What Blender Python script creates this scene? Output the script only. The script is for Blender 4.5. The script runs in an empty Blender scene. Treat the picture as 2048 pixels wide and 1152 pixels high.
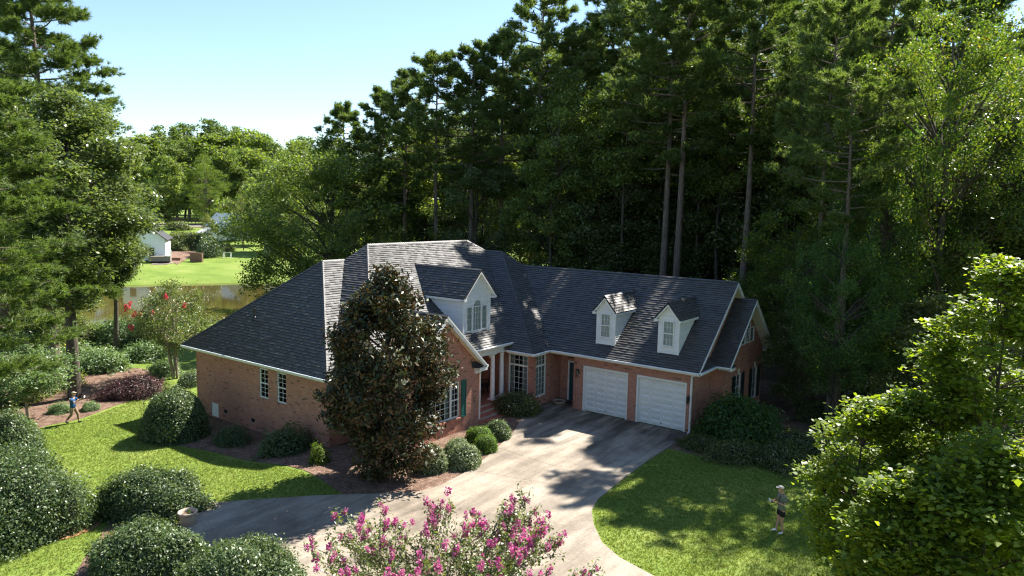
import bpy, bmesh, math, random
import numpy as np
from mathutils import Vector, Matrix
random.seed(7)
S = bpy.context.scene
COL = S.collection
R = math.radians
# ------------------------------------------------------------------ camera, sky, sun, exposure
F_PX = 1428.19
CAM = np.array([19.5348, -27.0140, 9.9585])
_y, _t, _r = R(36.324), R(6.4963), R(1.1349)
FW = np.array([-math.sin(_y)*math.cos(_t), math.cos(_y)*math.cos(_t), -math.sin(_t)])
_R0 = np.array([math.cos(_y), math.sin(_y), 0.0]); _U0 = np.cross(_R0, FW)
RT = _R0*math.cos(_r)+_U0*math.sin(_r); UP = -_R0*math.sin(_r)+_U0*math.cos(_r)
cd = bpy.data.cameras.new("camera"); cam = bpy.data.objects.new("camera", cd); COL.objects.link(cam)
cam.matrix_world = Matrix(((RT[0], UP[0], -FW[0], CAM[0]), (RT[1], UP[1], -FW[1], CAM[1]), (RT[2], UP[2], -FW[2], CAM[2]), (0, 0, 0, 1)))
cd.sensor_width = 36; cd.lens = 36*F_PX/2048; cd.clip_start = .1; cd.clip_end = 6000
S.camera = cam
SUN = np.array([.13, .92, 1.0]); SUN /= np.linalg.norm(SUN)
w = bpy.data.worlds.new("World"); S.world = w; w.use_nodes = True
nt = w.node_tree; nt.nodes.clear()
sky = nt.nodes.new("ShaderNodeTexSky"); sky.sky_type = 'NISHITA'; sky.sun_disc = False
sky.sun_elevation = math.asin(SUN[2]); sky.sun_rotation = math.atan2(SUN[0], SUN[1])
sky.altitude = 100; sky.air_density = 1.0; sky.dust_density = .08; sky.ozone_density = 2.2
bg = nt.nodes.new("ShaderNodeBackground"); bg.inputs[1].default_value = .080
wo = nt.nodes.new("ShaderNodeOutputWorld")
nt.links.new(sky.outputs[0], bg.inputs[0]); nt.links.new(bg.outputs[0], wo.inputs[0])
sl = bpy.data.lights.new("sun", 'SUN'); sl.energy = 5.0; sl.angle = R(.55); sl.color = (1, .95, .86)
so = bpy.data.objects.new("sun", sl); COL.objects.link(so)
so.rotation_euler = Vector(SUN).to_track_quat('Z', 'Y').to_euler(); so.location = (20, 60, 60)
S.view_settings.view_transform = 'Standard'; S.view_settings.look = 'None'
S.view_settings.exposure = 1.55; S.view_settings.gamma = 1; S.view_settings.use_curve_mapping = False
S.render.engine = 'CYCLES'
S.cycles.max_bounces = 9; S.cycles.diffuse_bounces = 6; S.cycles.glossy_bounces = 3
S.cycles.transparent_max_bounces = 8; S.cycles.transmission_bounces = 4
S.cycles.caustics_reflective = False; S.cycles.caustics_refractive = False
S.cycles.use_denoising = True; S.cycles.use_adaptive_sampling = False
try: S.cycles.denoiser = 'OPENIMAGEDENOISE'
except Exception: pass
S.cycles.filter_width = 1.2

# ------------------------------------------------------------------ pixel rays (layout helper)
FH = FW*np.array([1, 1, 0]); FH /= np.linalg.norm(FH)
def ray(u, v): return FW+RT*(u-1024)/F_PX-UP*(v-576)/F_PX
def atd(u, v, depth):
    d = ray(u, v); return CAM+d*(depth/(d@FH))
def sstep(a, b, x):
    t = min(1, max(0, (x-a)/(b-a))); return t*t*(3-2*t)
PC = np.array([-71.0, 23.0]); PA = np.array([-.84, .54]); PB = np.array([.54, .84])
def pond_r(x, y):
    d = np.array([x, y])-PC; return math.hypot(d@PA/18.5, d@PB/42)
def gz(x, y):
    h = -.5*sstep(1.5, 7, -x)*sstep(-30, -5, -abs(y+8))
    h0 = h if x > -20 else -.5
    r = pond_r(x, y); d = np.array([x, y])-PC; far = d@PA
    if far < 0:
        k = sstep(1.0, 2.9, r); z = -3.1+(h0+3.1)*k
    else:
        k = max(0, r-1.0); z = -3.1+.5*sstep(0, .08, k)+min(5.5, 1.1*k)
    if r < 1.0: z = -3.1-2.0*sstep(0, .3, 1-r)
    if x > -14: z = z*(1-sstep(-14, -8, x))+h0*sstep(-14, -8, x)
    return z
def ongr(u, v, z=None):
    d = ray(u, v); zz = 0 if z is None else z
    for _ in range(12):
        t = (zz-CAM[2])/d[2]; p = CAM+d*t
        if z is not None: break
        zz = gz(p[0], p[1])
    return p

# ------------------------------------------------------------------ materials
MAT = {}
def nodes(name):
    m = bpy.data.materials.new(name); m.use_nodes = True; n = m.node_tree.nodes; L = m.node_tree.links
    b = n["Principled BSDF"]; MAT[name] = m
    return m, n, L, b
def rampnode(n, stops, interp='LINEAR'):
    r = n.new("ShaderNodeValToRGB"); cr = r.color_ramp; cr.interpolation = interp
    while len(cr.elements) < len(stops): cr.elements.new(.5)
    for e, (p, c) in zip(cr.elements, stops): e.position = p; e.color = (*c, 1)
    return r
def noise(n, L, scale, detail=4, rough=.6, vec=None):
    t = n.new("ShaderNodeTexNoise"); t.inputs["Scale"].default_value = scale; t.inputs["Detail"].default_value = detail
    t.inputs["Roughness"].default_value = rough
    if vec is not None: L.new(vec, t.inputs["Vector"])
    return t
def coords(n, L, kind="Object"):
    t = n.new("ShaderNodeTexCoord"); return t.outputs[kind]
def wpos(n):
    return n.new("ShaderNodeNewGeometry").outputs["Position"]
def mult(n, L, a, b, fac=1, mode='MULTIPLY'):
    x = n.new("ShaderNodeMix"); x.data_type = 'RGBA'; x.blend_type = mode; x.inputs[0].default_value = fac
    L.new(a, x.inputs[6]); L.new(b, x.inputs[7]); return x.outputs[2]
def bump(n, L, h, b, strength=.3, dist=.02):
    x = n.new("ShaderNodeBump"); x.inputs["Strength"].default_value = strength; x.inputs["Distance"].default_value = dist
    L.new(h, x.inputs["Height"]); L.new(x.outputs[0], b.inputs["Normal"])
def rnd(n, L):
    "a random number per piece: mesh island and object together"
    g = n.new("ShaderNodeNewGeometry"); o = n.new("ShaderNodeObjectInfo"); a = n.new("ShaderNodeMath"); a.operation = 'ADD'
    L.new(g.outputs["Random Per Island"], a.inputs[0]); L.new(o.outputs["Random"], a.inputs[1])
    f = n.new("ShaderNodeMath"); f.operation = 'FRACT'; L.new(a.outputs[0], f.inputs[0]); return f.outputs[0]
def simple(name, col, rough=.6, var=.12, scale=6, metal=0, spec=.4, bmp=.15):
    m, n, L, b = nodes(name)
    t = noise(n, L, scale, 5, .6, wpos(n))
    r = rampnode(n, [(.3, tuple(c*(1-var) for c in col)), (.7, tuple(min(1, c*(1+var)) for c in col))])
    L.new(t.outputs[0], r.inputs[0]); L.new(r.outputs[0], b.inputs["Base Color"])
    b.inputs["Roughness"].default_value = rough; b.inputs["Metallic"].default_value = metal
    b.inputs["Specular IOR Level"].default_value = spec
    if bmp: 
        t2 = noise(n, L, scale*12, 3, .6, wpos(n)); bump(n, L, t2.outputs[0], b, bmp, .005)
    return m
def pieces(name, stops, rough=.8, scale=8, var=.25, spec=.3, bscale=60, bst=.4):
    m, n, L, b = nodes(name)
    r = rampnode(n, stops); L.new(rnd(n, L), r.inputs[0])
    t = noise(n, L, scale, 5, .65, wpos(n)); r2 = rampnode(n, [(.3, (1-var,)*3), (.7, (1, 1, 1))]); L.new(t.outputs[0], r2.inputs[0])
    L.new(mult(n, L, r.outputs[0], r2.outputs[0]), b.inputs["Base Color"])
    b.inputs["Roughness"].default_value = rough; b.inputs["Specular IOR Level"].default_value = spec
    t2 = noise(n, L, bscale, 3, .6, wpos(n)); bump(n, L, t2.outputs[0], b, bst, .004)
    return m
BRICK = pieces("brick_clay", [(0, (.45, .20, .14)), (.3, (.53, .25, .18)), (.6, (.48, .225, .16)), (.93, (.56, .29, .21)), (.965, (.28, .15, .11)), (1, (.24, .13, .10))], .85, 3, .18, .25, 90, .5)
STEPBR = pieces("step_brick", [(0, (.30, .11, .075)), (1, (.38, .16, .11))], .8, 4, .3)
MORTAR = simple("mortar", (.40, .31, .25), .9, .15, 5)
SHING = pieces("asphalt_shingle", [(0, (.068, .064, .061)), (.35, (.078, .074, .070)), (.7, (.090, .085, .080)), (1, (.104, .098, .092))], .5, 1.6, .2, .45, 140, .6)
SHBASE = simple("shingle_underlay", (.035, .035, .04), .8, .2, 8)
WHITE = simple("white_paint", (.78, .78, .76), .5, .04, 2, 0, .4, .05)
CREAM = simple("cream_soffit", (.74, .70, .58), .6, .05, 2, 0, .3, .05)
SIDE = pieces("white_vinyl", [(0, (.74, .75, .75)), (1, (.82, .82, .81))], .45, 2, .06, .4, 40, .05)
GREENP = simple("shutter_green", (.03, .12, .10), .4, .12, 8)
DARKSH = simple("shutter_dark", (.012, .03, .028), .45, .12, 8)
BLACK = simple("black_metal", (.02, .02, .022), .4, .2, 10)
DOORM = simple("teal_door_paint", (.02, .07, .085), .35, .1, 6)
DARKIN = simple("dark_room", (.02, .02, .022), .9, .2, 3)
CURT = simple("pale_curtain", (.42, .47, .44), .85, .08, 3)
GALV = simple("galvanised", (.55, .56, .57), .35, .1, 9, .8)
TERRA = simple("terracotta_pot", (.42, .34, .27), .8, .2, 9)
SKIN = simple("skin", (.52, .30, .21), .55, .06, 20, 0, .4, .05)
def glass():
    m, n, L, b = nodes("window_glass"); n.remove(b); out = n["Material Output"]
    tr = n.new("ShaderNodeBsdfTransparent"); tr.inputs[0].default_value = (.72, .78, .78, 1)
    gl = n.new("ShaderNodeBsdfGlossy"); gl.inputs[1].default_value = .04
    t = noise(n, L, 1.3, 2, .5, wpos(n)); bp = n.new("ShaderNodeBump"); bp.inputs[0].default_value = .05; bp.inputs[1].default_value = .05
    L.new(t.outputs[0], bp.inputs["Height"]); L.new(bp.outputs[0], gl.inputs["Normal"])
    fr = n.new("ShaderNodeFresnel"); fr.inputs[0].default_value = 1.36
    mx = n.new("ShaderNodeMixShader"); L.new(fr.outputs[0], mx.inputs[0]); L.new(tr.outputs[0], mx.inputs[1]); L.new(gl.outputs[0], mx.inputs[2])
    L.new(mx.outputs[0], out.inputs[0]); return m
GLASS = glass()
def concrete():
    m, n, L, b = nodes("old_concrete")
    p = wpos(n)
    t = noise(n, L, .35, 6, .62, p); r = rampnode(n, [(.33, (.19, .15, .11)), (.47, (.33, .27, .205)), (.62, (.43, .365, .285))]); L.new(t.outputs[0], r.inputs[0])
    # tyre grime and rain streaks running along the drive, a stretched noise in the ground plane
    mp = n.new("ShaderNodeMapping"); mp.inputs["Rotation"].default_value = (0, 0, R(10)); mp.inputs["Scale"].default_value = (1.5, .22, 1); L.new(p, mp.inputs[0])
    t2 = noise(n, L, 1.0, 5, .6, mp.outputs[0]); r2 = rampnode(n, [(.40, (.26, .245, .24)), (.60, (1, 1, 1))]); L.new(t2.outputs[0], r2.inputs[0])
    # the grime is strongest on the court before the garage
    sx = n.new("ShaderNodeSeparateXYZ"); L.new(p, sx.inputs[0])
    mr = n.new("ShaderNodeMapRange"); mr.inputs[1].default_value = -4; mr.inputs[2].default_value = 1; L.new(sx.outputs[1], mr.inputs[0])
    mr.inputs[3].default_value = .5; mr.inputs[4].default_value = 1
    x = n.new("ShaderNodeMix"); x.data_type = 'RGBA'; x.blend_type = 'MULTIPLY'; L.new(mr.outputs[0], x.inputs[0]); L.new(r.outputs[0], x.inputs[6]); L.new(r2.outputs[0], x.inputs[7])
    t3 = noise(n, L, 14, 6, .7, p); r3 = rampnode(n, [(.3, (.66, .65, .64)), (.68, (1.0, 1.0, 1.0))]); L.new(t3.outputs[0], r3.inputs[0])
    L.new(mult(n, L, x.outputs[2], r3.outputs[0]), b.inputs["Base Color"]); b.inputs["Roughness"].default_value = .85
    bump(n, L, t3.outputs[0], b, .35, .01); return m
CONC = concrete()
def ground():
    m, n, L, b = nodes("lawn_and_soil")
    p = wpos(n)
    t = noise(n, L, .25, 5, .6, p); r = rampnode(n, [(.3, (.13, .19, .032)), (.5, (.18, .24, .045)), (.7, (.25, .285, .08))]); L.new(t.outputs[0], r.inputs[0])
    t2 = noise(n, L, 9, 6, .75, p); r2 = rampnode(n, [(.28, (.45, .5, .4)), (.55, (.95, 1, .9)), (.75, (1.35, 1.25, 1.1))]); L.new(t2.outputs[0], r2.inputs[0])
    c = mult(n, L, r.outputs[0], r2.outputs[0])
    # far lawn beyond the pond a little fresher green
    L.new(c, b.inputs["Base Color"]); b.inputs["Roughness"].default_value = .85; b.inputs["Specular IOR Level"].default_value = .15
    bump(n, L, t2.outputs[0], b, .9, .05); return m
GROUND = ground()
FLOOR = simple("forest_floor", (.085, .06, .035), .95, .45, 2.2, 0, .1, .8)
def mulch():
    m, n, L, b = nodes("pine_straw")
    p = wpos(n)
    t = noise(n, L, 2.2, 8, .75, p); r = rampnode(n, [(.3, (.12, .075, .055)), (.5, (.25, .165, .125)), (.7, (.42, .31, .24))]); L.new(t.outputs[0], r.inputs[0])
    t2 = noise(n, L, 26, 5, .8, p); r2 = rampnode(n, [(.3, (.4, .4, .4)), (.7, (1.2, 1.15, 1.1))]); L.new(t2.outputs[0], r2.inputs[0])
    L.new(mult(n, L, r.outputs[0], r2.outputs[0]), b.inputs["Base Color"]); b.inputs["Roughness"].default_value = .95; b.inputs["Specular IOR Level"].default_value = .1
    bump(n, L, t2.outputs[0], b, 1, .06); return m
MULCH = mulch()
CLAY = simple("red_clay", (.42, .20, .11), .95, .2, 3, 0, .1, .6)
def bark(name, c1, c2, sc=3):
    m, n, L, b = nodes(name)
    p = wpos(n); mp = n.new("ShaderNodeMapping"); mp.inputs["Scale"].default_value = (sc*2.2, sc*2.2, sc*.5); L.new(p, mp.inputs[0])
    t = noise(n, L, 1.6, 7, .7, mp.outputs[0]); r = rampnode(n, [(.35, c1), (.65, c2)]); L.new(t.outputs[0], r.inputs[0])
    L.new(r.outputs[0], b.inputs["Base Color"]); b.inputs["Roughness"].default_value = .9; b.inputs["Specular IOR Level"].default_value = .15
    bump(n, L, t.outputs[0], b, 1, .05); return m
BARKP = bark("pine_bark", (.08, .06, .048), (.26, .20, .16))
BARKD = bark("hardwood_bark", (.05, .04, .03), (.15, .125, .10), 4)
BARKL = bark("crape_bark", (.22, .17, .12), (.42, .35, .28), 5)
def leaf(name, stops, trans=.4, tcol=(1.5, 1.5, .5), rough=.45, spec=.4, back=None, objvar=.25):
    m, n, L, b = nodes(name); out = n["Material Output"]
    r = rampnode(n, stops); L.new(rnd(n, L), r.inputs[0])
    o = n.new("ShaderNodeObjectInfo"); r2 = rampnode(n, [(0, (1-objvar, 1-objvar*.8, 1-objvar)), (1, (1, 1, 1))]); L.new(o.outputs["Random"], r2.inputs[0])
    c = mult(n, L, r.outputs[0], r2.outputs[0])
    if back:
        g = n.new("ShaderNodeNewGeometry"); x = n.new("ShaderNodeMix"); x.data_type = 'RGBA'
        L.new(g.outputs["Backfacing"], x.inputs[0]); L.new(c, x.inputs[6]); x.inputs[7].default_value = (*back, 1); c = x.outputs[2]
    L.new(c, b.inputs["Base Color"]); b.inputs["Roughness"].default_value = rough; b.inputs["Specular IOR Level"].default_value = spec
    tr = n.new("ShaderNodeBsdfTranslucent")
    k = n.new("ShaderNodeMix"); k.data_type = 'RGBA'; k.blend_type = 'MULTIPLY'; k.inputs[0].default_value = 1; L.new(c, k.inputs[6]); k.inputs[7].default_value = (*tcol, 1)
    L.new(k.outputs[2], tr.inputs[0])
    mx = n.new("ShaderNodeMixShader"); mx.inputs[0].default_value = trans
    L.new(b.outputs[0], mx.inputs[1]); L.new(tr.outputs[0], mx.inputs[2]); L.new(mx.outputs[0], out.inputs[0]); return m
LF_PINE = leaf("pine_needles", [(0, (.075, .12, .042)), (.5, (.125, .18, .058)), (.9, (.185, .235, .08)), (1, (.23, .24, .10))], .45, (1.4, 1.45, .5), .5, .3)
LF_PINEL = leaf("pine_needles_bright", [(0, (.075, .125, .035)), (.5, (.12, .18, .05)), (1, (.21, .26, .085))], .38, (1.35, 1.4, .5), .5, .3)
LF_OAK = leaf("oak_leaves", [(0, (0.0939, 0.146, 0.0417)), (.5, (0.167, 0.23, 0.0584)), (1, (0.293, 0.334, 0.0939))], .45, (1.5, 1.5, .5), .5, .4)
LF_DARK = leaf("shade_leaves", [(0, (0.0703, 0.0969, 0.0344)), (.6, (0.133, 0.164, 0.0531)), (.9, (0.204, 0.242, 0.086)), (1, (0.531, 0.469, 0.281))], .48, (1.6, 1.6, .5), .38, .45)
LF_GUM = leaf("sweetgum_leaves", [(0, (.085, .13, .04)), (.5, (.13, .18, .06)), (1, (.22, .26, .12))], .4, (1.4, 1.4, .55), .36, .5)
LF_YEL = leaf("yellow_green_leaves", [(0, (.06, .12, .025)), (.5, (.11, .18, .035)), (.975, (.22, .26, .05)), (1, (.32, .2, .05))], .5, (1.5, 1.45, .4), .5, .3)
LF_VINE = leaf("vine_leaves", [(0, (0.0504, 0.109, 0.037)), (.6, (0.084, 0.168, 0.0504)), (1, (0.168, 0.269, 0.0588))], .48, (1.6, 1.6, .5), .5, .35)
LF_MAPLE = leaf("maple_leaves", [(0, (.10, .17, .028)), (.5, (.17, .25, .035)), (1, (.27, .33, .05))], .55, (1.6, 1.5, .35), .45, .35, None, .1)
LF_MAG = leaf("magnolia_leaves", [(0, (.028, .04, .015)), (.6, (.048, .062, .022)), (1, (.08, .095, .03))], .1, (1.3, 1.2, .4), .48, .4, (.095, .06, .03), .05)
LF_HEDGE = leaf("hedge_leaves", [(0, (.055, .092, .038)), (.5, (.095, .145, .055)), (.85, (.15, .205, .085)), (1, (.24, .28, .15))], .3, (1.4, 1.4, .5), .40, .42, None, .15)
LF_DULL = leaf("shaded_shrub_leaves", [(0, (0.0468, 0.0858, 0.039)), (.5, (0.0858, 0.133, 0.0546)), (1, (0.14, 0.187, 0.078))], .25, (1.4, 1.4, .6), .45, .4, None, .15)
LF_LIME = leaf("lime_shrub_leaves", [(0, (.07, .14, .02)), (1, (.17, .27, .04))], .35, (1.4, 1.4, .5), .5, .3, None, .1)
LF_VARI = leaf("variegated_leaves", [(0, (.08, .13, .05)), (.5, (.18, .24, .10)), (1, (.45, .48, .33))], .3, (1.2, 1.2, .7), .45, .4, None, .1)
LF_PURP = leaf("burgundy_leaves", [(0, (.05, .02, .025)), (.7, (.12, .05, .06)), (1, (.10, .10, .05))], .25, (1.3, 1, 1), .5, .4, None, .1)
LF_DOG = leaf("dogwood_leaves", [(0, (.10, .17, .06)), (1, (.24, .32, .16))], .4, (1.3, 1.4, .7), .4, .5, None, .1)
LF_CRAPE = leaf("crape_leaves", [(0, (0.078, 0.13, 0.039)), (.6, (0.156, 0.221, 0.065)), (1, (0.338, 0.364, 0.156))], .35, (1.4, 1.3, .5), .4, .5, None, .1)
PINK = leaf("pink_blossom", [(0, (.40, .05, .20)), (.5, (.62, .12, .36)), (1, (.78, .38, .56))], .4, (1.2, 1, 1.1), .6, .2, None, .3)
REDB = leaf("red_blossom", [(0, (.55, .03, .06)), (1, (.75, .10, .16))], .35, (1.1, 1, 1), .6, .2, None, .1)
WHITEB = leaf("white_blossom", [(0, (.75, .72, .68)), (1, (.85, .83, .8))], .3, (1, 1, 1), .6, .2, None, .05)
GRASSB = leaf("grass_blades", [(0, (.11, .175, .03)), (.5, (.18, .245, .048)), (.9, (.28, .31, .095)), (1, (.36, .33, .15))], .4, (1.4, 1.35, .5), .5, .25, None, .05)
TWIGS = simple("dry_needles", (.34, .21, .15), .9, .4, 8)
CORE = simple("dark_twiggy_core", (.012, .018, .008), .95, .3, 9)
def water():
    m, n, L, b = nodes("pond_water")
    p = wpos(n); t = noise(n, L, .06, 3, .5, p); r = rampnode(n, [(.3, (.05, .038, .012)), (.7, (.09, .07, .022))]); L.new(t.outputs[0], r.inputs[0])
    L.new(r.outputs[0], b.inputs["Base Color"]); b.inputs["Roughness"].default_value = .03; b.inputs["Specular IOR Level"].default_value = .6; b.inputs["IOR"].default_value = 1.33
    t2 = noise(n, L, 1.2, 4, .6, p); bump(n, L, t2.outputs[0], b, .06, .05); return m
WATER = water()

# ------------------------------------------------------------------ mesh helpers
def link(name, me, mat, parent=None, **props):
    o = bpy.data.objects.new(name, me); COL.objects.link(o)
    if mat is not None and len(me.materials) == 0: me.materials.append(mat)
    if parent is not None: o.parent = parent
    for k, v in props.items(): o[k] = v
    return o
def empty(name, label, cat, loc=(0, 0, 0), rz=0, group=None):
    o = bpy.data.objects.new(name, None); COL.objects.link(o); o.location = loc; o.rotation_euler = (0, 0, rz)
    o["label"] = label; o["category"] = cat
    if group: o["group"] = group
    o.empty_display_size = .3
    return o
def tag(o, label, cat, group=None):
    o["label"] = label; o["category"] = cat
    if group: o["group"] = group
    return o
class MB:
    def __init__(s): s.v = []; s.f = []
    def poly(s, pts):
        i = len(s.v); s.v += [tuple(map(float, p)) for p in pts]; s.f.append(tuple(range(i, i+len(pts))))
    def hexa(s, p):   # 8 points: bottom 4 ccw, top 4 ccw
        i = len(s.v); s.v += [tuple(map(float, q)) for q in p]
        for f in ((0, 3, 2, 1), (4, 5, 6, 7), (0, 1, 5, 4), (1, 2, 6, 5), (2, 3, 7, 6), (3, 0, 4, 7)): s.f.append(tuple(i+k for k in f))
    def box(s, x0, x1, y0, y1, z0, z1):
        s.hexa([(x0, y0, z0), (x1, y0, z0), (x1, y1, z0), (x0, y1, z0), (x0, y0, z1), (x1, y0, z1), (x1, y1, z1), (x0, y1, z1)])
    def bar(s, a, b, w, h, up=(0, 0, 1)):
        a = np.array(a, float); b = np.array(b, float); d = b-a; d /= np.linalg.norm(d)
        sd = np.cross(d, up); sd /= np.linalg.norm(sd); u = np.cross(sd, d)
        c = [(-w/2, -h/2), (w/2, -h/2), (w/2, h/2), (-w/2, h/2)]
        s.hexa([a+sd*c[0][0]+u*c[0][1], a+sd*c[1][0]+u*c[1][1], b+sd*c[1][0]+u*c[1][1], b+sd*c[0][0]+u*c[0][1],
                a+sd*c[3][0]+u*c[3][1], a+sd*c[2][0]+u*c[2][1], b+sd*c[2][0]+u*c[2][1], b+sd*c[3][0]+u*c[3][1]])
    def tube(s, pts, rad, n=6, cap=True):
        pts = [np.array(p, float) for p in pts]; ring = []
        for k, p in enumerate(pts):
            d = pts[min(k+1, len(pts)-1)]-pts[max(k-1, 0)]; d /= (np.linalg.norm(d)+1e-9)
            a = np.cross(d, (0, 0, 1) if abs(d[2]) < .9 else (1, 0, 0)); a /= np.linalg.norm(a); b = np.cross(d, a)
            i = len(s.v); ring.append(i)
            for j in range(n):
                th = 2*math.pi*j/n; s.v.append(tuple(p+rad[k]*(a*math.cos(th)+b*math.sin(th))))
        for k in range(len(pts)-1):
            for j in range(n):
                s.f.append((ring[k]+j, ring[k]+(j+1) % n, ring[k+1]+(j+1) % n, ring[k+1]+j))
        if cap:
            s.f.append(tuple(ring[-1]+j for j in range(n))); s.f.append(tuple(ring[0]+n-1-j for j in range(n)))
    def lathe(s, prof, c=(0, 0, 0), n=20):
        i = len(s.v)
        for r, z in prof:
            for j in range(n):
                th = 2*math.pi*j/n; s.v.append((c[0]+r*math.cos(th), c[1]+r*math.sin(th), c[2]+z))
        for k in range(len(prof)-1):
            for j in range(n):
                s.f.append((i+k*n+j, i+k*n+(j+1) % n, i+(k+1)*n+(j+1) % n, i+(k+1)*n+j))
        s.f.append(tuple(i+n-1-j for j in range(n))); s.f.append(tuple(i+(len(prof)-1)*n+j for j in range(n)))
    def mesh(s, name, smooth=False):
        me = bpy.data.meshes.new(name); me.from_pydata(s.v, [], s.f); me.update()
        if smooth: me.polygons.foreach_set("use_smooth", [True]*len(me.polygons))
        return me
    def build(s, name, mat, parent=None, smooth=False, **props):
        return link(name, s.mesh(name, smooth), mat, parent, **props)
def fastmesh(name, V, Fq):
    "V (n,3), Fq (m,k) equal sized faces"
    me = bpy.data.meshes.new(name); V = np.asarray(V, np.float32); Fq = np.asarray(Fq, np.int32); k = Fq.shape[1]
    me.vertices.add(len(V)); me.vertices.foreach_set("co", V.ravel())
    me.loops.add(Fq.size); me.loops.foreach_set("vertex_index", Fq.ravel())
    me.polygons.add(len(Fq)); me.polygons.foreach_set("loop_start", np.arange(0, Fq.size, k, dtype=np.int32))
    me.update(calc_edges=True); return me

# ================================================================== THE HOUSE
house = empty("brick_house", "large brick house with dark hipped shingle roof, dormers and two garage doors", "house")
BRICKS = []      # (distance, wall object, 8 points)
def covered(uz, prof):
    "u interval of the wall at height z under a top profile [(u,z)...] (concave profiles only)"
    return None
def wall(P, U, N, L, z0, prof, openings=(), bricks=True, thick=.2, label=None, mat=None):
    """P (x,y) start, U direction, N outward normal, prof [(u,ztop)...] top line, openings [(u0,u1,z0,z1)]"""
    P = np.array([*P, 0.]); U = np.array([*U, 0.]); N = np.array([*N, 0.]); Z = np.array([0, 0, 1.])
    top = lambda u: float(np.interp(u, [a for a, _ in prof], [b for _, b in prof]))
    xs = sorted({0., L, *[a for a, _ in prof], *[o[0] for o in openings], *[o[1] for o in openings]})
    xs = [x for x in xs if -1e-6 <= x <= L+1e-6]
    m = MB(); W = lambda u, z, o=0.: P+U*u+Z*z+N*o
    for a, b in zip(xs, xs[1:]):
        if b-a < 1e-4: continue
        c = (a+b)/2; op = sorted([o for o in openings if o[0] < c < o[1]], key=lambda o: o[2]); z = z0
        for o in op+[None]:
            if o is None: za, zb, zc = z, top(a), top(b)
            else: za, zb, zc = z, o[2], o[2]
            if max(zb, zc)-za > 1e-3:
                m.poly([W(a, za), W(b, za), W(b, zc), W(a, zb)]); m.poly([W(a, za, -thick), W(a, zb, -thick), W(b, zc, -thick), W(b, za, -thick)])
            if o is not None: z = o[3]
    for a, b, c, d in openings:
        for p, q in (((a, c), (a, d)), ((a, d), (b, d)), ((b, d), (b, c)), ((b, c), (a, c))):
            m.poly([W(*p), W(*q), W(*q, -thick), W(*p, -thick)])
    for e in (0., L): m.poly([W(e, z0), W(e, top(e)), W(e, top(e), -thick), W(e, z0, -thick)])
    o = m.build("wall", mat or MORTAR, house)
    if label: o["label"] = label
    if not bricks: return o
    rng = random.Random(int(abs(P[0]*31+P[1]*17)*10)+int(L*7)); row = 0; z = z0+.01
    zmax = max(b for _, b in prof)
    while z+.064 < zmax:
        zt = z+.064
        # interval below the profile at zt
        us = np.linspace(0, L, 241); tt = np.interp(us, [a for a, _ in prof], [b for _, b in prof]); ok = us[tt >= zt]
        if len(ok):
            iv = [(ok[0], ok[-1])]
            for a, b, c, d in openings:
                if c < zt and d > z:
                    nv = []
                    for p, q in iv:
                        if b <= p or a >= q: nv.append((p, q))
                        else:
                            if a > p: nv.append((p, a))
                            if b < q: nv.append((b, q))
                    iv = nv
            for p, q in iv:
                u = p-(.1065 if row % 2 else 0); 
                while u < q:
                    a, b = max(p, u), min(q, u+.203)
                    if b-a > .03:
                        pr = .006+rng.random()*.004
                        pts = [W(a, z, -.002), W(b, z, -.002), W(b, z, pr), W(a, z, pr), W(a, zt, -.002), W(b, zt, -.002), W(b, zt, pr), W(a, zt, pr)]
                        full = abs(b-a-.203) < 1e-6
                        ctr = W((a+b)/2, z)
                        vis = (CAM-ctr)@N > 0
                        BRICKS.append((np.linalg.norm(ctr-CAM) if (full and vis) else 1e9, o, pts, ctr, U, N))
                    u += .213
        z += .075; row += 1
    return o
def extrude(pts, N, t, name, mat, parent, **k):
    "flat polygon pts given thickness t along N"
    m = MB(); N = np.array(N, float); a = [np.array(p, float) for p in pts]; b = [p+N*t for p in a]
    m.poly(b); m.poly(a[::-1])
    for i in range(len(a)):
        j = (i+1) % len(a); m.poly([a[i], a[j], b[j], b[i]])
    return m.build(name, mat, parent, **k)

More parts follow.
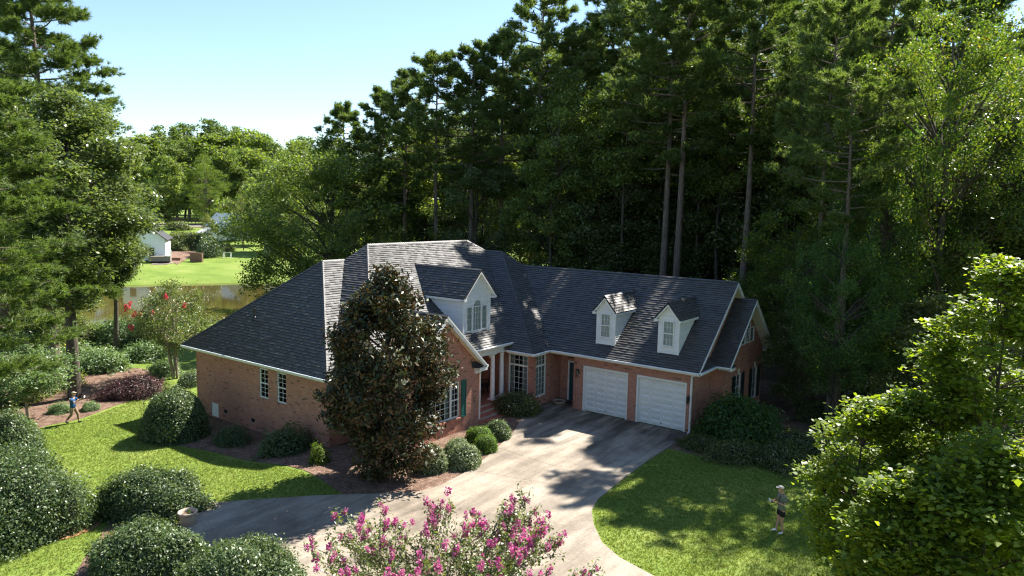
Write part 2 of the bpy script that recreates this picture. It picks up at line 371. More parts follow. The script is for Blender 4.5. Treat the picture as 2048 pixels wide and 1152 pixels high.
def window(P, U, N, u0, u1, z0, z1, nx, ny, fw=.06, curtain=True, transom=None, sash=False, arch=False, sill=True, recess=.09, fmat=None, label=None, depth=1.0, side_sash=None):
    P = np.array([*P, 0.]); U = np.array([*U, 0.]); N = np.array([*N, 0.]); Z = np.array([0, 0, 1.]); fm = fmat or WHITE
    W = lambda u, z, o=0.: P+U*u+Z*z+N*o
    def rb(m, a, b, c, d, o0, o1): m.hexa([W(a, c, o0), W(b, c, o0), W(b, c, o1), W(a, c, o1), W(a, d, o0), W(b, d, o0), W(b, d, o1), W(a, d, o1)])
    m = MB(); r = -recess
    rb(m, u0, u0+fw, z0, z1, r, r+.06); rb(m, u1-fw, u1, z0, z1, r, r+.06)
    rb(m, u0+fw, u1-fw, z0, z0+fw, r, r+.055); rb(m, u0+fw, u1-fw, z1-fw, z1, r, r+.055)
    w_ = m.build("window", fm, house)
    if label: w_["label"] = label
    splits = [z0+fw, z1-fw]
    if transom: 
        mm = MB(); rb(mm, u0+fw, u1-fw, transom-.045, transom+.045, r, r+.065); mm.build("transom_bar", fm, w_)
    zones = [(z0+fw, z1-fw, ny)] if not transom else [(z0+fw, transom-.045, ny[0]), (transom+.045, z1-fw, ny[1])]
    if sash:
        zc = (z0+z1)/2; mm = MB(); rb(mm, u0+fw, u1-fw, zc-.025, zc+.025, r-.005, r+.05); mm.build("meeting_rail", fm, w_)
        zones = [(z0+fw, zc-.025, ny//2), (zc+.025, z1-fw, ny-ny//2)]
    pitch = (u1-u0-2*fw)/nx; mm = MB()
    for a, b, k in zones:
        ph = (b-a)/k
        for i in range(1, nx): rb(mm, u0+fw+i*pitch-.007, u0+fw+i*pitch+.007, a, b, r+.008, r+.034)
        for j in range(1, k):
            for i in range(nx): rb(mm, u0+fw+i*pitch+.007, u0+fw+(i+1)*pitch-.007, a+j*ph-.007, a+j*ph+.007, r+.008, r+.034)
        for i in range(nx):
            for j in range(k):
                g = MB(); g.poly([W(u0+fw+i*pitch, a+j*ph, r+.012), W(u0+fw+(i+1)*pitch, a+j*ph, r+.012), W(u0+fw+(i+1)*pitch, a+(j+1)*ph, r+.012), W(u0+fw+i*pitch, a+(j+1)*ph, r+.012)])
                g.build("pane", GLASS, w_)
    if mm.v: mm.build("muntin", fm, w_)
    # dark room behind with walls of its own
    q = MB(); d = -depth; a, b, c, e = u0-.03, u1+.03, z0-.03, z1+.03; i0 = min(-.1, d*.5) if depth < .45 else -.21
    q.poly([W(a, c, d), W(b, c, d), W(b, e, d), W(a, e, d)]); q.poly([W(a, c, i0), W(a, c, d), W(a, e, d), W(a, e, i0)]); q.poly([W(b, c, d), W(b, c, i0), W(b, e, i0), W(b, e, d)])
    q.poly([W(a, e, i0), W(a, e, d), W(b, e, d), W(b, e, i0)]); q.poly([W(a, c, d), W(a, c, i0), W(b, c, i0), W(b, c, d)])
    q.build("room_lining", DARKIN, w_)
    if curtain:
        for s in curtain:      # (fraction start, fraction end)
            c = MB(); a = u0+(u1-u0)*s[0]; b = u0+(u1-u0)*s[1]; n = max(6, int((b-a)/.035)); pts = []
            for i in range(n+1):
                u = a+(b-a)*i/n; o = r-.08+.022*math.sin(i*2.1)+.01*math.sin(i*.9); pts.append((u, o))
            for (ua, oa), (ub, ob) in zip(pts, pts[1:]):
                c.poly([W(ua, z0+.02, oa), W(ub, z0+.02, ob), W(ub, z1-.02, ob), W(ua, z1-.02, oa)])
            c.build("curtain", CURT, w_)
    if sill:
        s = MB(); n = max(2, int((u1-u0+.12)/.075)); pw = (u1-u0+.12)/n
        for i in range(n):
            rb(s, u0-.06+i*pw, u0-.06+(i+1)*pw-.01, z0-.085, z0-.012, r, .035)
        s.build("sill", BRICK if fmat is None or sill == 'brick' else fm, w_)
    return w_
def shutter(P, U, N, u0, u1, z0, z1, mat):
    P = np.array([*P, 0.]); U = np.array([*U, 0.]); N = np.array([*N, 0.]); Z = np.array([0, 0, 1.])
    W = lambda u, z, o=0.: P+U*u+Z*z+N*o
    def rb(m, a, b, c, d, o0, o1): m.hexa([W(a, c, o0), W(b, c, o0), W(b, c, o1), W(a, c, o1), W(a, d, o0), W(b, d, o0), W(b, d, o1), W(a, d, o1)])
    m = MB(); f = .045; zc = z0+(z1-z0)*.45
    rb(m, u0, u0+f, z0, z1, .01, .05); rb(m, u1-f, u1, z0, z1, .01, .05)
    for c, d in ((z0, z0+.07), (zc-.03, zc+.03), (z1-.07, z1)): rb(m, u0+f, u1-f, c, d, .01, .048)
    o = m.build("shutter", mat, house)
    for c, d in ((z0+.07, zc-.03), (zc+.03, z1-.07)):
        p = MB(); rb(p, u0+f, u1-f, c, d, .012, .025); rb(p, u0+f+.03, u1-f-.03, c+.04, d-.04, .025, .036); p.build("panel", mat, o)

X, Y = (1, 0), (0, 1); nS, nE, nN, nW = (0, -1), (1, 0), (0, 1), (-1, 0)
# --- left wing
LW = (-13.52, -8.295); GL = -.9
lu = lambda x: x+13.52
vents = [(-11.2, -10.93), (-8.98, -8.7), (-4.55, -4.25)]
wins = [(-8.28, -7.64), (-6.98, -6.33)]
wall(LW, X, nS, 10.03, GL, [(0, 2.86), (10.03, 2.86)], [(lu(a), lu(b), 1.17, 2.52) for a, b in wins]+[(lu(a), lu(b), -.12, .06) for a, b in vents]+[(lu(-12.3), lu(-11.66), -.45, .22)])
for i, (a, b) in enumerate(wins):
    window(LW, X, nS, lu(a), lu(b), 1.17, 2.52, 2, 6, fw=.05, sash=True, curtain=None, sill=True, fmat=None)
for a, b in vents:
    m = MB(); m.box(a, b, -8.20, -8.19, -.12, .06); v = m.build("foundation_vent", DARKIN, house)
    for k in range(5):
        m = MB(); z = -.10+k*.035; m.hexa([(a, -8.29, z), (b, -8.29, z), (b, -8.26, z+.015), (a, -8.26, z+.015), (a, -8.29, z+.006), (b, -8.29, z+.006), (b, -8.26, z+.021), (a, -8.26, z+.021)]); m.build("vent_slat", BLACK, v)
m = MB(); m.box(-12.3, -11.66, -8.27, -8.22, -.45, .22); d_ = m.build("access_door", WHITE, house)
for x in (-12.27, -11.73):
    m = MB(); m.box(x, x+.04, -8.285, -8.27, -.42, .19); m.build("door_batten", WHITE, d_)
wall((-3.49, -8.295), Y, nE, 1.245, GL, [(0, 2.86), (1.245, 2.86)])
wall((-13.52, 8.0), (0, -1), nW, 16.295, GL, [(0, 2.86), (16.295, 2.86)], bricks=False)
wall((-11.5, 10.9), X, nN, 19.2, GL, [(0, 2.86), (19.2, 2.86)], bricks=False)
# --- dining wing with the green shutters
wall((-3.49, -7.05), X, nS, 3.05, GL, [(0, 2.8), (3.05, 2.8)])
DN = (-.4435, -7.05); du = lambda y: y+7.05
zf = lambda y: 5.34-.923*abs(y+4.77)-.10
dy0, dy1 = -5.95, -3.60
wall(DN, Y, nE, 4.76, -.3, [(0, zf(-7.05)), (du(-4.77), 5.24), (4.76, zf(-2.29))], [(du(dy0), du(dy1), .70, 2.28)])
window(DN, Y, nE, du(dy0), du(-5.43), .70, 2.28, 2, 6, fw=.05, sash=True, curtain=[(.5, .98)], sill=False)
window(DN, Y, nE, du(-5.43), du(-4.13), .70, 2.28, 4, 6, fw=.05, curtain=[(0.02, .25), (.78, .98)], sill=False, label="wide picture window of small panes in the gable wall")
window(DN, Y, nE, du(-4.13), du(dy1), .70, 2.28, 2, 6, fw=.05, sash=True, curtain=[(.02, .5)], sill=False)
m = MB()
for k in range(33):
    y = -5.98+k*.0735; m.hexa([(-.45, y, .60), (-.38, y, .60), (-.38, y+.065, .60), (-.45, y+.065, .60), (-.45, y, .69), (-.38, y, .675), (-.38, y+.065, .675), (-.45, y+.065, .69)])
m.build("window_sill", BRICK, house)
shutter(DN, Y, nE, du(-3.50), du(-3.17), .64, 2.31, GREENP)
shutter(DN, Y, nE, du(-6.38), du(-6.05), .64, 2.31, GREENP)
wall((-3.9, -2.29), X, nN, 3.456, 0, [(0, 2.86), (3.456, 2.86)])
# --- porch
wall((-3.8, -2.29), Y, nE, 3.79, .4, [(0, 3.2), (3.79, 3.2)], [(1.5, 2.75, .47, 2.62)])
m = MB(); m.box(-3.93, -3.85, -.79, .46, .47, 2.62); fd = m.build("front_door", DOORM, house)
for a, b in ((-.70, -.42), (-.32, 0), (.1, .38)):
    m = MB(); m.box(-3.85, -3.835, a, b, .62, 1.3); m.build("door_panel", DOORM, fd)
    m = MB(); m.box(-3.85, -3.84, a, b, 1.45, 2.5); m.build("pane", GLASS, fd)
m = MB(); m.tube([(-3.82, -.2, 1.45), (-3.80, -.2, 1.5)], [.03, .03], 8); m.build("handle", BLACK, fd)
# porch floor and steps of brick
def brick_slab(x0, x1, y0, y1, z0, z1, name):
    m = MB(); m.box(x0+.01, x1-.01, y0, y1, z0, z1-.03); s = m.build(name, MORTAR, house); q = MB()
    y = y0
    while y < y1-.03:
        b = min(y+.098, y1); n = max(1, round((x1-x0)/.2)); dx = (x1-x0)/n
        for i in range(n): q.box(x0+i*dx+.004, x0+(i+1)*dx-.004, y+.004, b-.004, z1-.031, z1+random.uniform(-.002, .002))
        y += .104
    q.build("tread_bricks", STEPBR, s, kind="stuff"); return s
brick_slab(-3.8, -1.32, -2.27, 1.3, -.2, .47, "porch_floor")
for i in range(4): brick_slab(-1.32+i*.33, -1.32+(i+1)*.33, -2.27, .95+i*.12, -.25, .47-.145*(i+1)+.02, "step")
# beam, ceiling, columns
m = MB(); m.box(-1.78, -1.46, -2.27, 1.47, 2.83, 3.10); m.box(-1.80, -1.42, -2.28, 1.478, 3.10, 3.18); m.box(-1.81, -1.43, -2.285, 1.48, 2.80, 2.83)
beam = m.build("porch_beam", WHITE, house)
m = MB(); m.box(-3.8, -1.5, -2.29, 1.5, 3.18, 3.21); m.build("porch_ceiling", WHITE, house)
for y, sgn in ((.25, 1), (.98, -1)):
    cx = -1.6; m = MB()
    m.box(cx-.17, cx+.17, y-.17, y+.17, .47, .52)
    m.lathe([(.15, .52), (.16, .55), (.15, .585), (.125, .60), (.12, .62), (.118, 1.4), (.108, 2.2), (.100, 2.62), (.115, 2.64), (.115, 2.66), (.10, 2.68), (.10, 2.71), (.14, 2.74), (.15, 2.76)], (cx, y, 0), 24)
    m.box(cx-.16, cx+.16, y-.16, y+.16, 2.76, 2.80)
    m.build("column", WHITE, house)
m = MB()   # curved bracket left of the first column
prev = None
for k in range(9):
    a = k/8*math.pi/2; y = .10-.32*(1-math.cos(a))*1.6; z = 2.80-.22*(1-math.sin(a))
    if prev: m.hexa([(-1.70, prev[0], prev[1]), (-1.52, prev[0], prev[1]), (-1.52, y, z), (-1.70, y, z), (-1.70, prev[0], 2.8), (-1.52, prev[0], 2.8), (-1.52, y, 2.8005), (-1.70, y, 2.8005)])
    prev = (y, z)
m.build("beam_bracket", WHITE, house)
# --- bay room
BS = (-3.8, 1.5)
wall(BS, X, nS, 3.78, -.3, [(0, 2.86), (3.78, 2.86)], [(2.26, 3.46, .52, 2.63)])
window(BS, X, nS, 2.26, 3.46, .52, 2.63, 4, (5, 2), fw=.06, transom=2.08, curtain=[(.03, .24), (.60, .98)], depth=.6)
BE = (-.02, 1.5)
wall(BE, Y, nE, 2.5, -.3, [(0, 2.86), (2.5, 2.86)], [(.25, 1.12, .52, 2.63)])
window(BE, Y, nE, .25, 1.12, .52, 2.63, 3, (5, 2), fw=.06, transom=2.08, curtain=[(.02, .98)], depth=.3)
# --- entry recess
wall((-.02, 4.0), X, nS, 1.52, -.1, [(0, 2.7), (1.52, 2.7)], [(.50, 1.40, .06, 2.12)])
m = MB(); m.box(.48, .56, 3.93, 3.99, .06, 2.13); m.box(1.32, 1.40, 3.93, 3.99, .06, 2.13); m.box(.56, 1.32, 3.93, 3.99, 2.05, 2.13)
df = m.build("side_door_frame", WHITE, house)
m = MB(); m.box(.565, 1.315, 4.0, 4.05, .07, 2.045); m.build("door_leaf", DOORM, df)
for z in (.2, 1.15):
    m = MB(); m.box(.64, .90, 3.985, 4.0, z, z+.8); m.box(.97, 1.24, 3.985, 4.0, z, z+.8); m.build("door_panel", DOORM, df)
wall((1.5, 4.0), (0, -1), nW, 1.185, -.1, [(0, 2.7), (1.185, 2.7)])
m = MB(); m.box(-.02, 1.5, 2.9, 4.0, 2.7, 2.73); m.build("recess_ceiling", WHITE, house)
# --- garage
GW = (-.015, 2.815)
gu = lambda x: x+.015
wall(GW, X, nS, 7.705, -.1, [(0, 2.86), (7.705, 2.86)], [(-.02, gu(1.5), -.1, 2.62), (gu(2.07), gu(4.50), -.1, 2.29), (gu(4.96), gu(7.41), -.1, 2.29)])
def garage_door(x0, x1, label):
    y = 2.815; z1 = 2.29; f = .085; m = MB()
    m.box(x0, x0+f, y-.03, y+.16, 0.004, z1); m.box(x1-f, x1, y-.03, y+.16, 0.004, z1); m.box(x0+f, x1-f, y-.03, y+.16, z1-f, z1)
    d = m.build("garage_door", WHITE, house, label=label)
    n = 4; h = (z1-f-.02)/n; wd = (x1-x0-2*f)/4
    for k in range(n):
        m = MB(); za = .02+k*h; m.box(x0+f, x1-f, y+.13, y+.17, za+.004, za+h-.004)
        # embossed long panels, two courses to a section
        for c in range(4):
            for zz in (.06, .32):
                a = x0+f+c*wd+.06; b = a+wd-.12; q0 = za+zz; q1 = q0+.17
                m.hexa([(a, y+.132, q0), (b, y+.132, q0), (b-.03, y+.104, q0+.03), (a+.03, y+.104, q0+.03), (a, y+.132, q1), (b, y+.132, q1), (b-.03, y+.104, q1-.03), (a+.03, y+.104, q1-.03)])
        m.build("door_section", SIDE, d)
    m = MB(); m.box(x0+f, x1-f, y+.125, y+.18, .0, .022); m.build("rubber_seal", BLACK, d)
    m = MB(); xc = (x0+x1)/2; m.tube([(xc, y+.11, .17), (xc, y+.13, .17)], [.03, .03], 8); m.build("handle", BLACK, d)
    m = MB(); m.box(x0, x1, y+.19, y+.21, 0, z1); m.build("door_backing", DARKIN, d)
garage_door(2.07, 4.50, "white sectional garage door beside the entry recess")
garage_door(4.96, 7.41, "white sectional garage door at the corner by the downspout")
# garage right side and its gable
zg = lambda y: 6.54-.8135*abs(y-6.89)-.12
wall((7.69, 2.815), Y, nE, 8.15, -.3, [(0, zg(2.815)), (6.89-2.815, 6.40), (8.15, zg(10.965))])
ze = lambda y: 5.68-.85*abs(y-7.67)-.12
wall((7.69, 4.85), X, nS, .59, -.3, [(0, 2.84), (.59, 2.84)])
EE = (8.28, 4.85); eu = lambda y: y-4.85
wall(EE, Y, nE, 5.75, -.5, [(0, ze(4.85)), (eu(7.67), 5.54), (5.75, ze(10.6))], [(eu(6.55), eu(7.45), .75, 2.08), (eu(9.05), eu(9.95), .35, 2.02), (eu(7.15), eu(9.05), 3.46, 4.2), (eu(7.75), eu(8.45), 4.2, 4.62)])
window(EE, Y, nE, eu(6.55), eu(7.45), .75, 2.08, 2, 4, fw=.05, sash=True, curtain=None)
window(EE, Y, nE, eu(9.05), eu(9.95), .35, 2.02, 2, 4, fw=.05, sash=True, curtain=None)
for a, b, c, d in ((6.15, 6.53, .75, 2.08), (7.47, 7.85, .75, 2.08), (8.65, 9.03, .35, 2.02), (9.97, 10.35, .35, 2.02)): shutter(EE, Y, nE, eu(a), eu(b), c, d, DARKSH)
for y, z in ((7.0, 2.08), (9.5, 2.02)):
    m = MB(); m.hexa([(8.28, y-.07, z+.02), (8.33, y-.07, z+.02), (8.33, y+.07, z+.02), (8.28, y+.07, z+.02), (8.28, y-.11, z+.27), (8.33, y-.11, z+.27), (8.33, y+.11, z+.27), (8.28, y+.11, z+.27)]); m.build("keystone", CREAM, house)
def arched(P, U, N, uc, z0, zs, wc, ws, label, sill):
    "centre light with a half round head between two low side lights"
    P3 = np.array([*P, 0.]); U3 = np.array([*U, 0.]); N3 = np.array([*N, 0.]); Z = np.array([0, 0, 1.])
    W = lambda u, z, o=0.: P3+U3*u+Z*z+N3*o
    window(P, U, N, uc-wc/2-ws, uc-wc/2, z0, zs, 1, 4, fw=.045, curtain=None, sill=False, recess=.03, depth=.3)
    window(P, U, N, uc+wc/2, uc+wc/2+ws, z0, zs, 1, 4, fw=.045, curtain=None, sill=False, recess=.03, depth=.3)
    w_ = window(P, U, N, uc-wc/2, uc+wc/2, z0, zs, 3, 4, fw=.045, curtain=None, sill=sill, recess=.03, depth=.3, fmat=WHITE, label=label)
    m = MB(); n = 14; r1 = wc/2; r0 = r1-.05; hh = .95
    for k in range(n):
        a, b = math.pi*k/n, math.pi*(k+1)/n; c = []
        for o in (-.03, .035):
            for ang, r in ((a, r0), (a, r1), (b, r1), (b, r0)): c.append(W(uc+r*math.cos(ang), zs+r*hh*math.sin(ang), o))
        m.hexa(c)
    for ang in (45, 90, 135):
        t = R(ang); m.bar(W(uc+.1*math.cos(t), zs+.1*math.sin(t), .0), W(uc+r0*math.cos(t), zs+r0*hh*math.sin(t), .0), .02, .02, up=tuple(N3))
    m.build("arch_frame", WHITE, w_)
    for k in range(4):
        a, b = math.pi*k/4, math.pi*(k+1)/4; g = MB(); g.poly([W(uc, zs, -.015)]+[W(uc+r0*math.cos(a+(b-a)*j/4), zs+r0*hh*math.sin(a+(b-a)*j/4), -.015) for j in range(5)]); g.build("pane", GLASS, w_)
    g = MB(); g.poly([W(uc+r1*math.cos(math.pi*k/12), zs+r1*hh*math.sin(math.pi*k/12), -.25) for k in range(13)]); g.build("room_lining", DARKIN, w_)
arched(EE, Y, nE, eu(8.1), 3.46, 4.2, .7, .6, "arched window high in the shaded end gable", 'brick')
# arch filler so the brick follows the curve is small: a brick head over it
m = MB()
for k in range(12):
    a, b = math.pi*k/12+.02, math.pi*(k+1)/12-.02; c = []
    for o in (8.27, 8.30):
        for ang, r in ((a, .36), (a, .46), (b, .46), (b, .36)): c.append((o, 8.1+r*math.cos(ang), 4.2+r*.95*math.sin(ang)))
    m.hexa(c)
m.build("arch_brick_head", BRICK, house)

# --- place the bricks: the 300 nearest as parts, the rest joined wall by wall
BRICKS.sort(key=lambda b: b[0]); bm_ = None; rest = {}
for k, (d, o, pts, ctr, U, N) in enumerate(BRICKS):
    if k < 300:
        if bm_ is None:
            q = MB(); q.hexa([(0, 0, 0), (.203, 0, 0), (.203, -.009, 0), (0, -.009, 0), (0, 0, .064), (.203, 0, .064), (.203, -.009, .064), (0, -.009, .064)]); bm_ = q.mesh("brick"); bm_.materials.append(BRICK)
        b = link("brick", bm_, None, o); b.location = Vector(pts[0]); b.rotation_euler = (0, 0, math.atan2(U[1], U[0]))
    else:
        q = rest.setdefault(o.name, (o, MB()))[1]; q.hexa(pts)
for o, q in rest.values(): q.build("brickwork", BRICK, o, kind="stuff")

# ================================================================== ROOF
roof = MB().build("roof", SHBASE, house)
RV = MB(); TABS = []
def clip(poly, n, d):
    out = []
    for i in range(len(poly)):
        a, b = poly[i], poly[(i+1) % len(poly)]; da = a[0]*n[0]+a[1]*n[1]-d; db = b[0]*n[0]+b[1]*n[1]-d
        if da <= 0: out.append(a)
        if (da < 0 < db) or (db < 0 < da):
            t = da/(da-db); out.append((a[0]+(b[0]-a[0])*t, a[1]+(b[1]-a[1])*t))
    return out
rr = random.Random(11)
def slope(pts, tabs=True, thick=.05):
    p = [np.array(q, float) for q in pts]; n = np.zeros(3)
    for i in range(len(p)): n += np.cross(p[i]-p[0], p[(i+1) % len(p)]-p[0])
    n /= np.linalg.norm(n)
    if n[2] < 0: n = -n; p = p[::-1]
    RV.poly(p); RV.poly([q-n*thick for q in p[::-1]])
    for i in range(len(p)):
        j = (i+1) % len(p); RV.poly([p[i], p[i]-n*thick, p[j]-n*thick, p[j]])
    if not tabs: return
    e = np.cross((0, 0, 1.), n); e /= np.linalg.norm(e); g = np.cross(n, e)
    o = min(p, key=lambda q: q@g); L = [((q-o)@e, (q-o)@g) for q in p]
    edges = []
    for i in range(len(L)):
        a, b = L[i], L[(i+1) % len(L)]; nn = (b[1]-a[1], -(b[0]-a[0])); edges.append((nn, a[0]*nn[0]+a[1]*nn[1]))
    a0, a1 = min(q[0] for q in L), max(q[0] for q in L); b1 = max(q[1] for q in L); bb = 0; row = 0; EX = .145
    while bb < b1:
        aa = a0-rr.random()*.3
        while aa < a1:
            wd = rr.choice((.16, .2, .25, .3)); hi = rr.random() < .5
            rect = [(aa+.002, bb-.012), (aa+wd-.002, bb-.012), (aa+wd-.002, bb+EX), (aa+.002, bb+EX)]; q = rect; full = True
            for nn, d in edges:
                m_ = clip(q, nn, d)
                if len(m_) != len(q) or any(abs(x[0]-y[0])+abs(x[1]-y[1]) > 1e-9 for x, y in zip(m_, q)): full = False
                q = m_
                if len(q) < 3: break
            if len(q) >= 3:
                h0 = .026+(.013 if hi else 0)+rr.random()*.003; W3 = lambda s, h: o+e*s[0]+g*s[1]+n*h
                hh = lambda s: h0*(1-(s[1]-bb+.012)/(EX+.02))+.003
                ctr = o+e*(aa+wd/2)+g*bb
                key = np.linalg.norm(ctr-CAM) if (full and (CAM-ctr)@n > 0 and wd == .3 and hi) else 1e9
                TABS.append((key, [W3(s, hh(s)) for s in q], [W3(s, 0) for s in q], ctr, e, g, n, o+e*(aa+.002)+g*(bb-.012)))
            aa += wd
        bb += EX; row += 1
def hipcap(a, b, wd=.16):
    a, b = np.array(a, float), np.array(b, float); L = np.linalg.norm(b-a); d = (b-a)/L; s = np.cross(d, (0, 0, 1.)); s /= np.linalg.norm(s); u = np.cross(s, d); k = 0; t = 0; m = CAPS
    while t < L-.05:
        t1 = min(t+.2, L); p0 = a+d*t+u*.045; p1 = a+d*t1+u*.028
        m.poly([p0-s*wd/2-u*.05*1, p0+u*.012, p1+u*.012, p1-s*wd/2-u*.05]); m.poly([p0+u*.012, p0+s*wd/2-u*.05, p1+s*wd/2-u*.05, p1+u*.012])
        m.poly([p0-s*wd/2-u*.07, p0-s*wd/2-u*.05, p0+u*.012, p0+s*wd/2-u*.05, p0+s*wd/2-u*.07])
        t += .145
CAPS = MB()
zE = 2.92
uE = lambda x: 7.917-.7355*(x+7.543)
c1, c2 = (-13.97, -8.745, zE), (-3.04, -8.745, zE); p1, p2 = (-8.19, -4.77, 7.16), (-8.2, -3.4, 7.16)
A3, A4 = (-7.543, -2.5, 7.917), (-7.543, 5.244, 7.917); A5 = (-6.753, 6.034, uE(-6.753)); A6 = (-5.525, 6.034, A5[2]); A7 = (-4.676, 6.887, 6.55)
slope([c1, c2, p1])
slope([c2, (-3.04, -8.46, zE), p2, p1])
HL = (-2.52, -6.9, uE(-2.52)); VL = (-4.63, -6.9, 4.22)
slope([A3, p2, VL, HL])
slope([A3, HL, (-1.23, -6.9, uE(-1.23)), (-1.23, 1.387, uE(-1.23)), A5, A4])
slope([c1, p1, p2, (-13.97, -3.4, zE)], False); slope([p2, A3, A4, (-11.9, 8.3, zE), (-11.9, -3.4, zE)], False)
slope([A4, A5, (-5.6, 10.9, 2.9), (-11.9, 10.9, 2.9)], False)
wall((-4.63, -6.9), X, nS, 2.11, 2.5, [(0, 4.2), (2.11, 4.2)], bricks=True)
wall((-1.25, -6.9), (-1, 0), nS, 1.27, 2.5, [(0, 3.24), (1.27, 4.2)], bricks=False)
slope([A5, (-.75, .98, zE), (.33, .98, zE), A6]); slope([(-.75, .98, zE), (-1.85, 1.90, zE+.80), (-1.85, .98, zE)])
slope([A6, (.33, .98, zE), (.33, 2.44, zE), A7])
slope([A7, (.33, 2.44, zE), (8.1, 2.44, zE), (8.1, 6.887, 6.54)])
slope([(8.1, 6.887, 6.54), (8.1, 11.33, zE), (-5.0, 11.33, zE), A7], False); slope([A5, A6, A7, (-5.0, 11.33, zE)], False)
# dining gable roof
slope([(-.12, -4.77, 5.34), (-4.04, -4.77, 5.34), (-1.3, -2.55, 3.29), (-1.3, -2.05, 2.83), (-.12, -2.05, 2.83)])
slope([(-.12, -4.77, 5.34), (-.12, -7.49, 2.83), (-3.4, -7.49, 2.83), (-4.04, -4.77, 5.34)])
# end gable roof and the small pent behind the corner
slope([(8.78, 7.67, 5.68), (7.7, 7.67, 5.68), (7.7, 4.42, zE), (8.78, 4.42, zE)])
slope([(8.78, 7.67, 5.68), (8.78, 10.95, 2.88), (7.7, 10.95, 2.88), (7.7, 7.67, 5.68)], False)
slope([(8.12, 2.62, zE), (8.12, 4.42, zE), (7.70, 4.42, zE+.36), (7.70, 3.1, zE+.36)])
for a, b in ((c2, p1), (p1, p2), (HL, A3), (A3, A4), (A4, A5), (A5, A6), (A6, A7), ((.33, .98, zE), A6), (A7, (8.1, 6.887, 6.55)), ((-4.04, -4.77, 5.34), (-.12, -4.77, 5.34)), ((7.7, 7.67, 5.68), (8.78, 7.67, 5.68)), (c1, p1)): hipcap(b, a) if a[2] > b[2] and False else hipcap(a, b)

